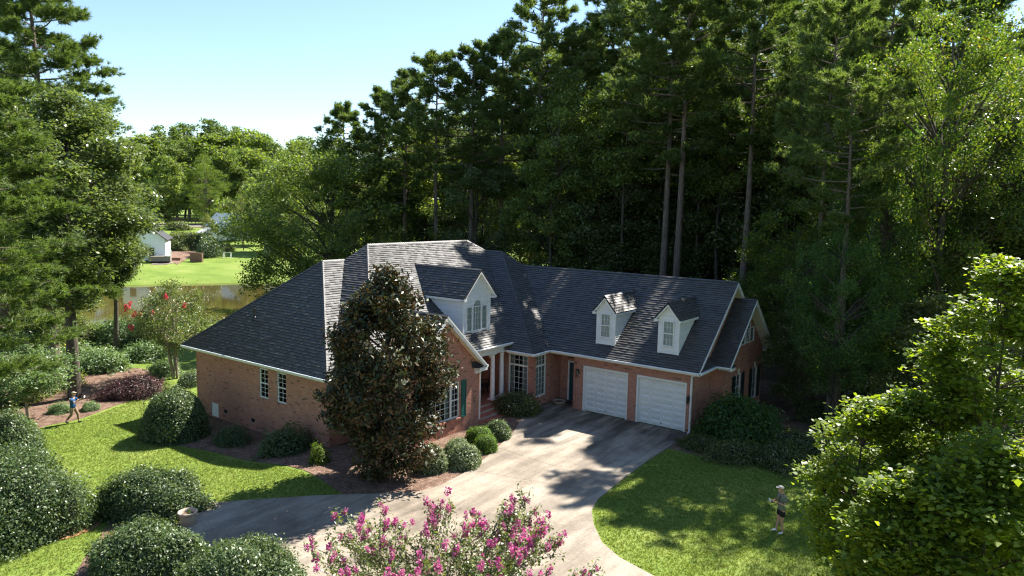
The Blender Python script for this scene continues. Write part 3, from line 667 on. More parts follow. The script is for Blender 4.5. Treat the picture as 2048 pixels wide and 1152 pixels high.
# ---- dormers
def gable_dormer(name, xc_, face, rake, zr, half, zeave, wh, zb, axis, n_side, label):
    """axis 'E': face looks +X at x=face, centre y=xc_; axis 'S': face looks -Y at y=face, centre x=xc_"""
    if axis == 'E':
        T = lambda a, d, z: (face-d, xc_+a, z)           # a across, d depth into the roof
        surf = lambda z: (face-((7.917-z)/.7355-7.543))   # depth where the main slope is at height z
        surfd = lambda z: face-(-7.543+(7.917-z)/.7355)
    else:
        T = lambda a, d, z: (xc_+a, face+d, z)
        surfd = lambda z: (2.44+(z-zE)/.8135)-face
    body = MB()
    zt = zeave-.02; k = (zr-zeave)/half            # rake slope
    zpk = zr-.16; wt = zr-k*wh-.1
    body.poly([T(-wh, 0, zb), T(wh, 0, zb), T(wh, 0, wt), T(0, 0, zpk), T(-wh, 0, wt)])
    for sg in (-1, 1):
        body.poly([T(sg*wh, 0, zb), T(sg*wh, surfd(zb)+.02, zb), T(sg*wh, surfd(wt)+.05, wt), T(sg*wh, 0, wt)])
    dm = body.build("dormer", SIDE, house, label=label)
    # lap siding boards, front and cheeks
    z = zb; ex = .125 if axis == 'E' else .105
    op = n_side
    while z < zpk-.04:
        z2 = min(z+ex, zpk-.02)
        def hw(zz): return wh if zz <= wt else max(0.01, wh*(zpk-zz)/(zpk-wt))
        ivs = [(-hw(z), hw(z), -hw(z2), hw(z2))]
        if op:
            for a, b, c, e in op:
                if z2 > c+.01 and z < e-.01:
                    nv = []
                    for p in ivs:
                        if a > p[0]: nv.append((p[0], min(a, p[1]), p[2], min(a, p[3]) if p[2] < a else p[2]))
                        if b < p[1]: nv.append((max(b, p[0]), p[1], max(b, p[2]) if p[3] > b else p[3], p[3]))
                    ivs = [i for i in nv if i[1]-i[0] > .02]
        for a, b, a2, b2 in ivs:
            m = MB(); m.hexa([T(a, -.001, z), T(b, -.001, z), T(b, -.034, z), T(a, -.034, z), T(a2, -.001, z2), T(b2, -.001, z2), T(b2, -.006, z2), T(a2, -.006, z2)]); m.build("siding_board", SIDE, dm)
        if z2 <= wt+.001:
            for sg in (-1, 1):
                m = MB(); w0, w1, w2 = sg*wh, sg*(wh+.034), sg*(wh+.006); m.hexa([T(w0, 0, z), T(w0, surfd(z), z), T(w1, surfd(z), z), T(w1, 0, z), T(w0, 0, z2), T(w0, surfd(z2), z2), T(w2, surfd(z2), z2), T(w2, 0, z2)]); m.build("siding_board", SIDE, dm)
        z += ex
    for sg in (-1, 1):      # corner boards
        m = MB()
        a, b = sorted((sg*(wh-.06), sg*(wh+.03)))
        m.hexa([T(a, -.03, zb-.02), T(b, -.03, zb-.02), T(b, .05, zb-.02), T(a, .05, zb-.02), T(a, -.03, wt), T(b, -.03, wt), T(b, .05, wt), T(a, .05, wt)])
        m.build("corner_board", WHITE, dm)
    # rake boards, soffits and eave boards
    ov = rake
    for sg in (-1, 1):
        m = MB(); E1 = (sg*half, zeave); 
        def pt(s, off, dd): return T(sg*half*s, dd, zr-(zr-zeave)*s+off)
        m.hexa([pt(0, -.16, -ov), pt(1, -.13, -ov), pt(1, -.13, -ov+.03), pt(0, -.16, -ov+.03), pt(0, -.005, -ov), pt(1, -.005, -ov), pt(1, -.005, -ov+.03), pt(0, -.005, -ov+.03)])
        m.hexa([pt(0, -.15, -ov+.03), pt(1, -.13, -ov+.03), pt(1, -.13, .02), pt(0, -.15, .02), pt(0, -.13, -ov+.03), pt(1, -.11, -ov+.03), pt(1, -.11, .02), pt(0, -.13, .02)])
        m.build("rake_board", WHITE, dm)
        m = MB(); se = surfd(zeave); h0, h1 = sorted((sg*wh, sg*half)); a = h0; b = h1
        m.hexa([T(a, -ov+.03, zeave-.14), T(b, -ov+.03, zeave-.14), T(b, se+.03, zeave-.14), T(a, se+.03, zeave-.14), T(a, -ov+.03, zeave-.04), T(b, -ov+.03, zeave-.03), T(b, se+.03, zeave-.03), T(a, se+.03, zeave-.04)])
        m.build("eave_board", WHITE, dm)
        slope([T(0, -ov, zr), T(sg*half, -ov, zeave), T(sg*half, surfd(zeave), zeave), T(0, surfd(zr), zr)])
    hipcap(T(0, surfd(zr), zr), T(0, -ov, zr))
    return dm
# big dormer: positions from the front slope
DX = -2.056
gable_dormer("dormer", -.50, DX, .27, 6.92, 1.23, 5.63, 1.02, 3.875, 'E', [(-.80, .80, 3.96, 5.2), (-.36, .36, 5.2, 5.52)], "large white dormer with an arched window over the porch")
arched((DX+.02, -.80-.50), Y, nE, .80, 3.97, 5.18, .68, .455, "arched window in the large dormer", True)
for sx, lab in ((3.094, "small white dormer nearer the porch"), (6.332, "small white dormer nearer the garage corner")):
    gable_dormer("dormer", sx, 3.06, .25, 5.80, .65, 5.04, .49, 3.44, 'S', [(-.25, .25, 3.80, 4.92)], lab)
    window((sx-.27, 3.045), X, nS, 0, .54, 3.78, 4.95, 3, 4, fw=.045, sash=True, curtain=[(.03, .97)], sill=True, fmat=WHITE, recess=.0, depth=.2)

# plumbing vent pipe and flashing streak on the left slope
m = MB(); m.tube([(-10.05, -7.3, 4.3), (-10.05, -7.3, 4.95)], [.05, .05], 10); m.lathe([(.14, 4.40), (.1, 4.52), (.055, 4.56)], (-10.05, -7.3, 0), 12); m.build("vent_pipe", BLACK, roof)

TABS.sort(key=lambda t: t[0]); RM = MB(); tm = None
for k, (key, top, bot, ctr, e, g, n, o) in enumerate(TABS):
    if k < 300 and key < 1e8:
        if tm is None:
            q = MB(); a = .296; b = .157
            q.hexa([(0, 0, 0), (a, 0, 0), (a, b, 0), (0, b, 0), (0, 0, .043), (a, 0, .043), (a, b, .004), (0, b, .004)]); tm = q.mesh("shingle"); tm.materials.append(SHING)
        s = link("shingle", tm, None, roof)
        s.matrix_world = Matrix(((e[0], g[0], n[0], o[0]), (e[1], g[1], n[1], o[1]), (e[2], g[2], n[2], o[2]), (0, 0, 0, 1)))
    else:
        RM.poly(top)
        for i in range(len(top)):
            j = (i+1) % len(top); RM.poly([top[i], bot[i], bot[j], top[j]])
RM.build("shingle_courses", SHING, roof, kind="stuff")
roof.data = RV.mesh("roof"); roof.data.materials.append(SHBASE)
CAPS.build("ridge_caps", SHING, roof, kind="stuff")

# ---- eaves: gutter, fascia, soffit boards
def eave(a, b, out, zt=zE, soffit=.45):
    a, b, out = np.array([*a, 0.]), np.array([*b, 0.]), np.array([*out, 0.]); m = MB(); Z = np.array([0, 0, 1.])
    prof = [(0, -.02), (.10, -.02), (.115, -.05), (.075, -.13), (0, -.13)]
    for q in range(len(prof)):
        p0, p1 = prof[q], prof[(q+1) % len(prof)]
        m.poly([a+out*p0[0]+Z*(zt+p0[1]), a+out*p1[0]+Z*(zt+p1[1]), b+out*p1[0]+Z*(zt+p1[1]), b+out*p0[0]+Z*(zt+p0[1])])
    for c in (a, b): m.poly([c+out*p[0]+Z*(zt+p[1]) for p in prof])
    m.build("gutter", WHITE, house)
    m = MB(); i = -out*soffit; o0 = out*-.001
    m.hexa([a+o0+Z*(zt-.17), b+o0+Z*(zt-.17), b+i+Z*(zt-.17), a+i+Z*(zt-.17), a+o0+Z*(zt-.03), b+o0+Z*(zt-.03), b+i+Z*(zt-.03), a+i+Z*(zt-.03)])
    m.build("soffit", WHITE, house)
eave((-13.97, -8.745), (-3.04, -8.745), (0, -1)); eave((-3.04, -8.745), (-3.04, -7.5), (1, 0))
eave((-.12, -2.05), (-1.2, -2.05), (0, 1), 2.83, .24)
eave((-1.23, -2.5), (-1.23, 1.39), (1, 0), uE(-1.23), .25)
eave((-1.25, .98), (.33, .98), (0, -1)); eave((.33, .98), (.33, 2.44), (1, 0), zE, .35); eave((.33, 2.44), (8.1, 2.44), (0, -1), zE, .37)
eave((8.12, 2.5), (8.12, 4.42), (1, 0), zE, .4); eave((8.2, 4.42), (8.78, 4.42), (0, -1), zE, .43)
m = MB(); m.box(8.3, 8.86, 4.42, 4.85, zE-.17, zE-.05); m.build("eave_return", WHITE, house)
m = MB(); m.poly([(8.3, 4.43, zE), (8.9, 4.43, zE), (8.9, 4.9, zE+.02), (8.3, 4.95, zE+.22)]); m.build("return_flashing", SHBASE, house)
m = MB(); m.box(8.3, 8.86, 10.6, 10.97, 2.70, 2.84); m.build("eave_return", WHITE, house)
# rakes
def rake(x0, x1, yr, zr, ye, ze_, name="rake_board", soff=CREAM):
    m = MB(); h = .2
    m.hexa([(x1-.035, yr, zr-h-.05), (x1, yr, zr-h-.05), (x1, ye, ze_-h), (x1-.035, ye, ze_-h), (x1-.035, yr, zr-.01), (x1, yr, zr-.01), (x1, ye, ze_-.01), (x1-.035, ye, ze_-.01)]); m.build(name, WHITE, house)
    m = MB(); m.hexa([(x1, yr, zr-.09), (x1+.025, yr, zr-.09), (x1+.025, ye, ze_-.07), (x1, ye, ze_-.07), (x1, yr, zr+.0), (x1+.025, yr, zr+.0), (x1+.025, ye, ze_), (x1, ye, ze_)]); m.build("rake_trim", WHITE, house)
    m = MB(); m.hexa([(x0, yr, zr-.22), (x1-.035, yr, zr-.22), (x1-.035, ye, ze_-.18), (x0, ye, ze_-.18), (x0, yr, zr-.17), (x1-.035, yr, zr-.17), (x1-.035, ye, ze_-.13), (x0, ye, ze_-.13)]); m.build("rake_soffit", soff, house)
rake(-.44, -.12, -4.77, 5.34, -2.05, 2.83); rake(-.44, -.12, -4.77, 5.34, -7.49, 2.83)
rake(7.69, 8.1, 6.887, 6.54, 2.44, zE); rake(7.69, 8.1, 6.887, 6.54, 11.33, zE)
rake(8.28, 8.78, 7.67, 5.68, 4.42, zE); rake(8.28, 8.78, 7.67, 5.68, 10.95, 2.88)
# boxed eave return at the dining gable's porch corner
m = MB(); m.box(-.43, -.10, -2.62, -2.05, 2.60, 2.74); m.box(-.43, -.30, -2.62, -2.3, 2.48, 2.60); m.build("eave_return", WHITE, house)
m = MB(); m.poly([(-.43, -2.85, 3.06), (-.43, -2.75, 2.76), (-.08, -2.62, 2.76), (-.08, -2.1, 2.76), (-.43, -2.3, 2.98)]); m.build("return_flashing", SHBASE, house)
# downspouts
def spout(pts): 
    m = MB()
    for a, b in zip(pts, pts[1:]): m.bar(a, b, .075, .055, up=(.3, 1, .01))
    m.build("downspout", WHITE, house)
spout([(7.95, 2.40, 2.8), (7.64, 2.76, 2.62), (7.64, 2.76, .15), (7.66, 2.55, .04)])
spout([(-.18, -2.0, 2.72), (-.40, -2.22, 2.5), (-.40, -2.24, .3)])
# wall lanterns
def lantern(x, y, z):
    m = MB(); m.box(x-.05, x+.05, y-.02, y, z-.08, z+.12); o = m.build("wall_lantern", BLACK, house)
    m = MB(); m.tube([(x, y-.02, z+.08), (x, y-.12, z+.14)], [.012, .012], 6); m.lathe([(.01, z+.16), (.07, z+.10), (.075, z+.08)], (x, y-.13, 0), 8); m.lathe([(.065, z-.14), (.03, z-.18), (.01, z-.22)], (x, y-.13, 0), 8)
    for k in range(6): t = k*math.pi/3; m.bar((x+.062*math.cos(t), y-.13+.062*math.sin(t), z-.14), (x+.07*math.cos(t), y-.13+.07*math.sin(t), z+.08), .012, .012, up=(1, 0, 0))
    m.build("lantern_cage", BLACK, o); m = MB(); m.lathe([(.055, z-.13), (.06, z+.07)], (x, y-.13, 0), 8); m.build("lantern_glass", GLASS, o)
lantern(1.78, 2.80, 1.95); lantern(7.54, 2.80, 1.60)

# ================================================================== GROUND
def build_ground():
    xs = np.unique(np.concatenate([np.arange(-34, 34, 1.0), np.arange(-130, 60, 3.5), np.linspace(-900, 700, 60)]))
    ys = np.unique(np.concatenate([np.arange(-34, 20, 1.0), np.arange(-60, 120, 3.5), np.linspace(-300, 1500, 60)]))
    V = np.array([(x, y, gz(x, y)) for y in ys for x in xs]); nx = len(xs)
    i = np.arange(len(ys)-1)[:, None]*nx+np.arange(nx-1)[None, :]; i = i.ravel()
    F = np.stack([i, i+1, i+nx+1, i+nx], 1); me = fastmesh("ground", V, F); me.polygons.foreach_set("use_smooth", [True]*len(me.polygons))
    me.materials.append(GROUND); link("lawn", me, None, kind="structure")
build_ground()
m = MB(); n = 64
m.poly([(PC[0]+1.06*(PA[0]*18.5*math.cos(t)+PB[0]*42*math.sin(t)), PC[1]+1.06*(PA[1]*18.5*math.cos(t)+PB[1]*42*math.sin(t)), -3.02) for t in [2*math.pi*k/n for k in range(n)]])
m.build("pond_water", WATER, kind="structure")
def sheet(name, pts, mat, dz, sub=1.0, label=None):
    "a patch laid over the ground, following it"
    bm = bmesh.new(); vs = [bm.verts.new((p[0], p[1], 0)) for p in pts]; f = bm.faces.new(vs); bmesh.ops.triangulate(bm, faces=[f])
    for _ in range(6):
        es = [e for e in bm.edges if e.calc_length() > sub*1.6]
        if not es: break
        bmesh.ops.subdivide_edges(bm, edges=es, cuts=1); bmesh.ops.triangulate(bm, faces=[f for f in bm.faces if len(f.verts) > 3])
    for v in bm.verts: v.co.z = gz(v.co.x, v.co.y)+dz
    bm.normal_update()
    for f in bm.faces:
        if f.normal.z < 0: f.normal_flip()
    me = bpy.data.meshes.new(name); bm.to_mesh(me); bm.free()
    return link(name, me, mat, kind="structure")
def smooth_poly(pts, n=6):
    "closed Catmull-Rom through the points"
    out = []; N = len(pts)
    for i in range(N):
        p0, p1, p2, p3 = [np.array(pts[(i+k) % N], float) for k in (-1, 0, 1, 2)]
        for j in range(n):
            t = j/n; out.append(tuple(.5*((2*p1)+(-p0+p2)*t+(2*p0-5*p1+4*p2-p3)*t*t+(-p0+3*p1-3*p2+p3)*t**3)))
    return out
# driveway: an outline cut into cast slabs
drive = [(1.45, 2.80), (1.0, 3.2), (-.02, 3.98), (-.3, 2.9), (.1, 1.0), (.75, -.6), (1.55, -2.3), (2.1, -3.95), (2.6, -5.6), (2.95, -7.3), (3.05, -8.6), (2.85, -9.6), (1.9, -10.6), (.47, -11.93), (-1.0, -13.6), (-1.95, -14.75), (-2.0, -15.3), (-1.2, -15.9), (-.2, -16.7), (1.4, -17.4), (3.4, -18.2), (5.0, -19.6), (6.6, -22.5), (7.6, -27), (12.5, -27), (13.0, -23), (15.0, -20.5), (19, -19.5), (21, -16), (17.5, -12.0), (13.8, -10.2), (11.84, -9.75), (10.6, -9.4), (9.75, -8.9), (8.95, -8.0), (8.35, -7.1), (8.05, -6.1), (7.9, -4.3), (7.75, -2.2), (7.70, 0.1), (7.72, 2.80)]
def slabs():
    root = MB(); root.poly([(p[0], p[1], -.10) for p in drive][::-1]); dr = root.build("driveway", CONC, kind="structure")
    # cells: cut by two families of lines
    bm = bmesh.new(); vs = [bm.verts.new((p[0], p[1], 0)) for p in drive]; bm.faces.new(vs)
    cuts = [((0, -.35), (.12, 1)), ((0, -4.0), (.10, 1)), ((0, -7.6), (-.25, 1)), ((0, -11.6), (-.35, 1)), ((0, -15.6), (-.3, 1)), ((0, -19.6), (0, 1)), ((0, -23.6), (0, 1)),
            ((1.2, -12), (1, .6)), ((12.2, -10), (1, -.5)), ((15.5, -13), (1, .6))]
    for co, no in cuts:
        g = bm.verts[:]+bm.edges[:]+bm.faces[:]
        bmesh.ops.bisect_plane(bm, geom=g, plane_co=(*co, 0), plane_no=(*no, 0))
    polys = [[v.co.copy() for v in f.verts] for f in bm.faces]; bm.free()
    for p in polys:
        b2 = bmesh.new(); vv = [b2.verts.new(c) for c in p]; f = b2.faces.new(vv); f.normal_update()
        if f.normal.z < 0: f.normal_flip()
        if f.calc_area() < .1: b2.free(); continue
        bmesh.ops.inset_region(b2, faces=[f], thickness=.006, use_boundary=True); 
        bmesh.ops.delete(b2, geom=[q for q in b2.faces if q != f], context='FACES')
        jz = random.uniform(.036, .042)
        for v in b2.verts: v.co.z = jz+gz(v.co.x, v.co.y)*.0+min(0, gz(v.co.x, v.co.y))
        e = bmesh.ops.extrude_face_region(b2, geom=[f]); 
        for v in [g for g in e["geom"] if isinstance(g, bmesh.types.BMVert)]: v.co.z += .0
        for v in f.verts: v.co.z -= .09
        bmesh.ops.recalc_face_normals(b2, faces=b2.faces)
        me = bpy.data.meshes.new("slab"); b2.to_mesh(me); b2.free(); link("slab", me, CONC, dr)
    for v in dr.data.vertices: v.co.z = min(-.05, gz(v.co.x, v.co.y)-.03)
slabs()
# pine straw beds
G2P = lambda *q: [tuple(ongr(u, v)[:2]) for u, v in q]
sheet("mulch_bed", smooth_poly([(-8, -8.2), (-14.2, -8.2)]+G2P((300, 852), (330, 885), (430, 905), (520, 925), (600, 938), (640, 958), (690, 990), (770, 1003), (822, 1000), (868, 986))+[(3.35, -7.9), (3.15, -6.4), (2.75, -4.8), (2.3, -3.3), (1.4, -1.3), (.6, .6), (.2, 2.0), (-1.5, 1), (-3, -7)], 3), MULCH, .012, .8)
sheet("mulch_bed", smooth_poly([(-.5, 1.5), (.3, .9), (.35, 2), (.2, 3), (.1, 4.2), (-1, 3)], 3), MULCH, .018, .8)
m = MB(); m.box(.25, 1.49, 2.60, 3.99, -.05, .05); m.build("entry_slab", CONC, kind="structure")
sheet("mulch_bed", smooth_poly([(7.4, 2.7), (7.4, .6), (8.1, .35), (9.6, .4), (11.5, 1.6), (14, 2.6), (15.5, 6), (14, 12), (10, 15), (4, 15), (7, 9)], 3), MULCH, .011, .9)
sheet("mulch_bed", smooth_poly([(-1.95, -14.75), (-1.2, -15.8), (-.3, -16.6), (1.4, -17.3), (3.2, -18.1), (3.8, -19.8), (1.0, -20.0), (-.8, -19.0), (-2.0, -18.0), (-2.9, -17.4), (-3.6, -16.6), (-2.9, -15.6)], 3), MULCH, .012, .8)
sheet("mulch_bed", smooth_poly(G2P((20, 868), (100, 850), (160, 838), (230, 812), (300, 788), (330, 760), (300, 740), (240, 735), (170, 730), (90, 740), (10, 770), (-60, 820)), 3), MULCH, .012, 1)
sheet("clay_patch", smooth_poly([(-3.6, -17.3), (-2.9, -17.9), (-3.0, -18.8), (-4.2, -19.0), (-4.9, -18.2)], 3), CLAY, .02, .8)
sheet("forest_floor", smooth_poly([(-14, 15), (-8, 14.4), (0, 14.5), (8, 15), (12, 12), (16, 4), (19, -2), (26, -3), (44, 10), (50, 60), (20, 75), (-30, 62), (-36, 40), (-26, 24)], 3), FLOOR, .01, 3)

# grass blades where the lawn is near: nobody could count them
def inside(px, py, poly):
    c = False; n = len(poly); j = n-1
    for i in range(n):
        xi, yi = poly[i]; xj, yj = poly[j]
        if ((yi > py) != (yj > py)) and (px < (xj-xi)*(py-yi)/(yj-yi)+xi): c = not c
        j = i
    return c
def np_inside(X_, Y_, poly):
    c = np.zeros(len(X_), bool); n = len(poly); j = n-1
    for i in range(n):
        xi, yi = poly[i]; xj, yj = poly[j]
        if yi != yj: c ^= ((yi > Y_) != (yj > Y_)) & (X_ < (xj-xi)*(Y_-yi)/(yj-yi)+xi)
        j = i
    return c
def grass(name, region, per_m2, avoid, h=.05):
    g = np.random.default_rng(3); P = np.array(region); lo, hi = P.min(0), P.max(0); n = int((hi-lo).prod()*per_m2)
    q = g.uniform(lo, hi, (n, 2)); k = np_inside(q[:, 0], q[:, 1], region)
    for a in avoid: k &= ~np_inside(q[:, 0], q[:, 1], a)
    q = q[k]; n = len(q); z = np.array([gz(a, b) for a, b in q])
    base = np.column_stack([q, z]); V = []; B = 3
    for b in range(B):
        a = g.uniform(0, 2*np.pi, n); o = g.normal(0, .02, (n, 2)); hh = h*g.uniform(.6, 1.5, n); ln = g.uniform(0, .045, n); w = g.uniform(.006, .012, n)
        p = base.copy(); p[:, :2] += o; s = np.column_stack([np.cos(a)*w, np.sin(a)*w, np.zeros(n)]); d = np.column_stack([-np.sin(a)*ln, np.cos(a)*ln, hh])
        V.append(np.stack([p-s, p+s, p+d], 1))
    V = np.concatenate(V).reshape(-1, 3); F = np.arange(len(V)).reshape(-1, 3); me = fastmesh(name, V, F); me.materials.append(GRASSB)
    o = link(name, me, None, kind="stuff"); return o
lawnR = [(7.75, .1), (7.75, -2.2), (7.95, -4.3), (8.1, -6.1), (8.4, -7.1), (9.0, -8.0), (9.8, -8.85), (10.6, -9.35), (11.84, -9.7), (14, -10.2), (18, -10), (20, -4), (17, 1), (14, 2), (11, 1.2), (8.3, .2)]
lawnL = G2P((332, 890), (430, 909), (520, 929), (600, 942), (640, 962), (686, 990), (410, 1010), (340, 1050), (200, 1090), (130, 1150), (-80, 1160), (-80, 900), (20, 872), (100, 854), (160, 842), (230, 816), (290, 795), (300, 850))
o = grass("grass_tufts", lawnR, 330, [], .05); tag(o, "short green turf blades beside the curved drive", "grass")
o = grass("grass_tufts", lawnL, 260, [], .05); tag(o, "sunlit turf blades between clipped hedges and side wall", "grass")
# loose needles and leaf litter on the beds
def litter(name, poly, per, label):
    g = np.random.default_rng(5); P = np.array(poly); lo, hi = P.min(0), P.max(0); n = int((hi-lo).prod()*per)
    q = g.uniform(lo, hi, (n, 2)); q = q[np_inside(q[:, 0], q[:, 1], poly)]; n = len(q); z = np.array([gz(a, b) for a, b in q])+.018
    a = g.uniform(0, 6.28, n); L = g.uniform(.02, .07, n); w = g.uniform(.006, .016, n)
    d = np.column_stack([np.cos(a)*L, np.sin(a)*L, g.uniform(0, .02, n)]); s = np.column_stack([-np.sin(a)*w, np.cos(a)*w, np.zeros(n)]); p = np.column_stack([q, z])
    V = np.stack([p-d-s, p+d-s, p+d+s, p-d+s], 1).reshape(-1, 3); me = fastmesh(name, V, np.arange(len(V)).reshape(-1, 4)); me.materials.append(TWIGS)
    tag(link(name, me, None, kind="stuff"), label, "leaf litter")
litter("leaf_litter", G2P((868, 984), (925, 945), (960, 925), (1000, 893), (1030, 856))+[(-.3, -2.4), (0, -7), (-3, -8), (-8, -8.5), (-13, -8.5)]+G2P((320, 872), (430, 903), (520, 923), (600, 936), (640, 956), (700, 990), (800, 1000)), 70, "dry needles strewn over the bed round the magnolia")
litter("leaf_litter", G2P((20, 866), (100, 848), (160, 836), (230, 811), (290, 790), (290, 745), (170, 735), (20, 770)), 30, "dry needles strewn under the trees by the walking person")

# ================================================================== TREES AND SHRUBS
class Tree:
    def __init__(s, seed): s.g = np.random.default_rng(seed); s.seg = []; s.anch = []
    def path(s, pts, r0, r1, n=6):
        pts = np.array(pts, float); s.seg.append((pts, np.linspace(r0, r1, len(pts)), n))
    def wood(s, name, mat):
        m = MB()
        for pts, rad, n in s.seg: m.tube(pts, rad, n, cap=False)
        me = m.mesh(name, True); me.materials.append(mat); return me
def unit(v): return v/(np.linalg.norm(v, axis=-1, keepdims=True)+1e-9)
def leaf_quads(g, P, size, up=.35, asp=.55, jit=.35, fold=False, droop=0., out=None):
    "rhombic leaves of 2 triangles (one quad) with random tilt"
    n = len(P); nrm = unit(g.normal(0, 1, (n, 3))+np.array([0, 0, up*2.2])+(0 if out is None else out)); a = unit(g.normal(0, 1, (n, 3))-np.array([0, 0, droop])); a = unit(a-nrm*(a*nrm).sum(1, keepdims=True)); b = np.cross(nrm, a)
    s = (size*g.uniform(1-jit, 1+jit, n))[:, None]
    if not fold:
        V = np.stack([P-a*s*.5, P-b*s*asp*.5+a*s*-.05, P+a*s*.5, P+b*s*asp*.5+a*s*-.05], 1)
        return V.reshape(-1, 3), 4
    V = np.stack([P-a*s*.5, P-b*s*asp*.5+a*s*-.08+nrm*s*.08, P+a*s*.5-nrm*s*.05, P+b*s*asp*.5+a*s*-.08+nrm*s*.08], 1)
    return V.reshape(-1, 3), 4
def leafmesh(name, V, k, mat):
    me = fastmesh(name, V, np.arange(len(V)).reshape(-1, k)); me.materials.append(mat); return me
def curve(a, b, g, bend=.15, n=4, sag=0):
    a, b = np.array(a, float), np.array(b, float); L = np.linalg.norm(b-a); o = g.normal(0, bend*L, 3)*np.array([1, 1, .4]); t = np.linspace(0, 1, n+1)[:, None]
    return a*(1-t)+b*t+o*np.sin(t*np.pi)*.6+np.array([0, 0, sag*L])*np.sin(t*np.pi)
def broadleaf(name, seed, H, base, Rx, nclump, nsub, nleaf, lsize, lmat, bmat, tr=.25, shape=1.0, top=1.0, clump=.9, low=0.0, lean=(0, 0), up=.35, sub=.45, asp=.55, flat=.6, fold=False, multi=1, shell=.35, droop=0.):
    """crown between z=base and H, radius Rx; clumps joined to the trunk by limbs; returns (wood mesh, leaf mesh)"""
    T = Tree(seed); g = T.g; tips = []
    stems = []
    for k in range(multi):
        off = g.normal(0, .25 if multi > 1 else 0, 2); sp = g.normal(0, Rx*.35, 2) if multi > 1 else np.array([0, 0])
        tp = curve((off[0]*.4, off[1]*.4, -.3), (lean[0]+sp[0], lean[1]+sp[1], H*.88), g, .03, 7); stems.append(tp); T.path(tp, tr/(multi**.5), tr*.12, 8)
    cz = (base+H)/2; hz = (H-base)/2
    C = []
    while len(C) < nclump:
        u = unit(g.normal(0, 1, 3)); r = g.uniform(shell, 1)**.6
        z = u[2]*r
        wz = 1-(max(0, z)**2)*(1-top*0.75) if z > 0 else 1-(z*z)*(1-shape*.7)
        p = np.array([u[0]*r*Rx*wz+lean[0]*.6, u[1]*r*Rx*wz+lean[1]*.6, cz+z*hz]); p[:2] *= g.uniform(.85, 1.1); C.append(p)
    P = []
    for c in C:
        st = stems[g.integers(len(stems))]; hh = np.linalg.norm(c[:2]-st[0][:2]); zt = max(base*.6+.2, c[2]-hh*g.uniform(.5, .9)); j = int(np.argmin(abs(st[:, 2]-zt))); q = st[min(j, len(st)-2)]
        L = np.linalg.norm(c-q); cu = curve(q, c, g, .1, 4, .05); T.path(cu, max(.018, tr*.24*min(1, L/Rx)), .012, 5)
        for s in range(nsub):
            e = c+unit(g.normal(0, 1, 3))*np.array([1, 1, .75])*clump*g.uniform(.35, 1.0)
            if s < 5: T.path(curve(c, e, g, .1, 2), .018, .007, 3)
            n = int(nleaf*g.uniform(.6, 1.4)); P.append(e+g.normal(0, 1, (n, 3))*np.array([sub, sub, sub*flat])*.5)
    P = np.concatenate(P); P[:, 2] = np.maximum(P[:, 2], low+.05)
    V, k = leaf_quads(g, P, lsize, up, asp, .35, fold, droop)
    return T.wood(name+"_trunk", bmat), leafmesh(name+"_crown", V, k, lmat)
def needles(g, P, D, L, n, w):
    "bursts of needles at points P with twig directions D"
    m = len(P); d = unit(np.repeat(D, n, 0)*1.0+g.normal(0, .62, (m*n, 3))+np.array([0, 0, .15])); p = np.repeat(P, n, 0)+g.normal(0, .03, (m*n, 3)); l = (L*g.uniform(.65, 1.2, m*n))[:, None]
    s = unit(np.cross(d, g.normal(0, 1, (m*n, 3))))*w
    return np.stack([p-s, p+s, p+d*l+s*.3], 1).reshape(-1, 3)
def pine(name, seed, H, clear, Rb, nb, nsub, ntuft, nneed, L=.24, w=.014, tr=.3, lmat=None, taper=.45, updir=.25, bmat=None, gap=.0, lowlimbs=4):
    T = Tree(seed); g = T.g; tp = curve((0, 0, -.3), (g.normal(0, .3), g.normal(0, .3), H), g, .01, 12); T.path(tp, tr, .04, 9); P = []; D = []
    for i in range(nb):
        t = i/(nb-1); z = clear+(H-clear)*(t**.85); az = i*2.4+g.uniform(-.5, .5)
        prof = (1-t)**taper*(.55+.45*min(1, t*5)) if t < 1 else .2
        Lb = Rb*max(.16, prof)*g.uniform(.6, 1.15); rise = Lb*(updir*(.2+t)+g.uniform(-.1, .15)); q = np.array([np.interp(z, tp[:, 2], tp[:, 0]), np.interp(z, tp[:, 2], tp[:, 1]), z])
        e = q+np.array([math.cos(az)*Lb, math.sin(az)*Lb, rise]); cu = curve(q, e, g, .05, 5, -.05); T.path(cu, .025+.05*Lb/Rb, .012, 5)
        for s in range(nsub):
            u = g.uniform(.35, 1.0); b0 = np.array([np.interp(u, np.linspace(0, 1, 6), cu[:, k]) for k in range(3)]); da = az+g.choice([-1, 1])*g.uniform(.3, 1.2); sl = Lb*.38*g.uniform(.5, 1.1)*(1.15-u*.5)
            b1 = b0+np.array([math.cos(da)*sl, math.sin(da)*sl, sl*g.uniform(.05, .5)]); T.path([b0, b1], .014, .006, 3)
            for k in range(ntuft):
                x = g.uniform(.3, 1.05); P.append(b0+(b1-b0)*x+g.normal(0, .13, 3)); D.append(unit(b1-b0+g.normal(0, .3, 3)*sl))
        for k in range(ntuft): P.append(e+g.normal(0, .16, 3)); D.append(unit(e-q+g.normal(0, .4, 3)))
    for i in range(lowlimbs):      # bare dead stubs below the crown
        z = clear*g.uniform(.6, 1); az = g.uniform(0, 6.28); l = g.uniform(.4, 1.6); T.path([(0, 0, z), (math.cos(az)*l, math.sin(az)*l, z+g.uniform(-.1, .3))], .03, .008, 4)
    V = needles(g, np.array(P), np.array(D), L, nneed, w)
    return T.wood(name+"_trunk", bmat or BARKP), leafmesh(name+"_crown", V, 3, lmat or LF_PINE)
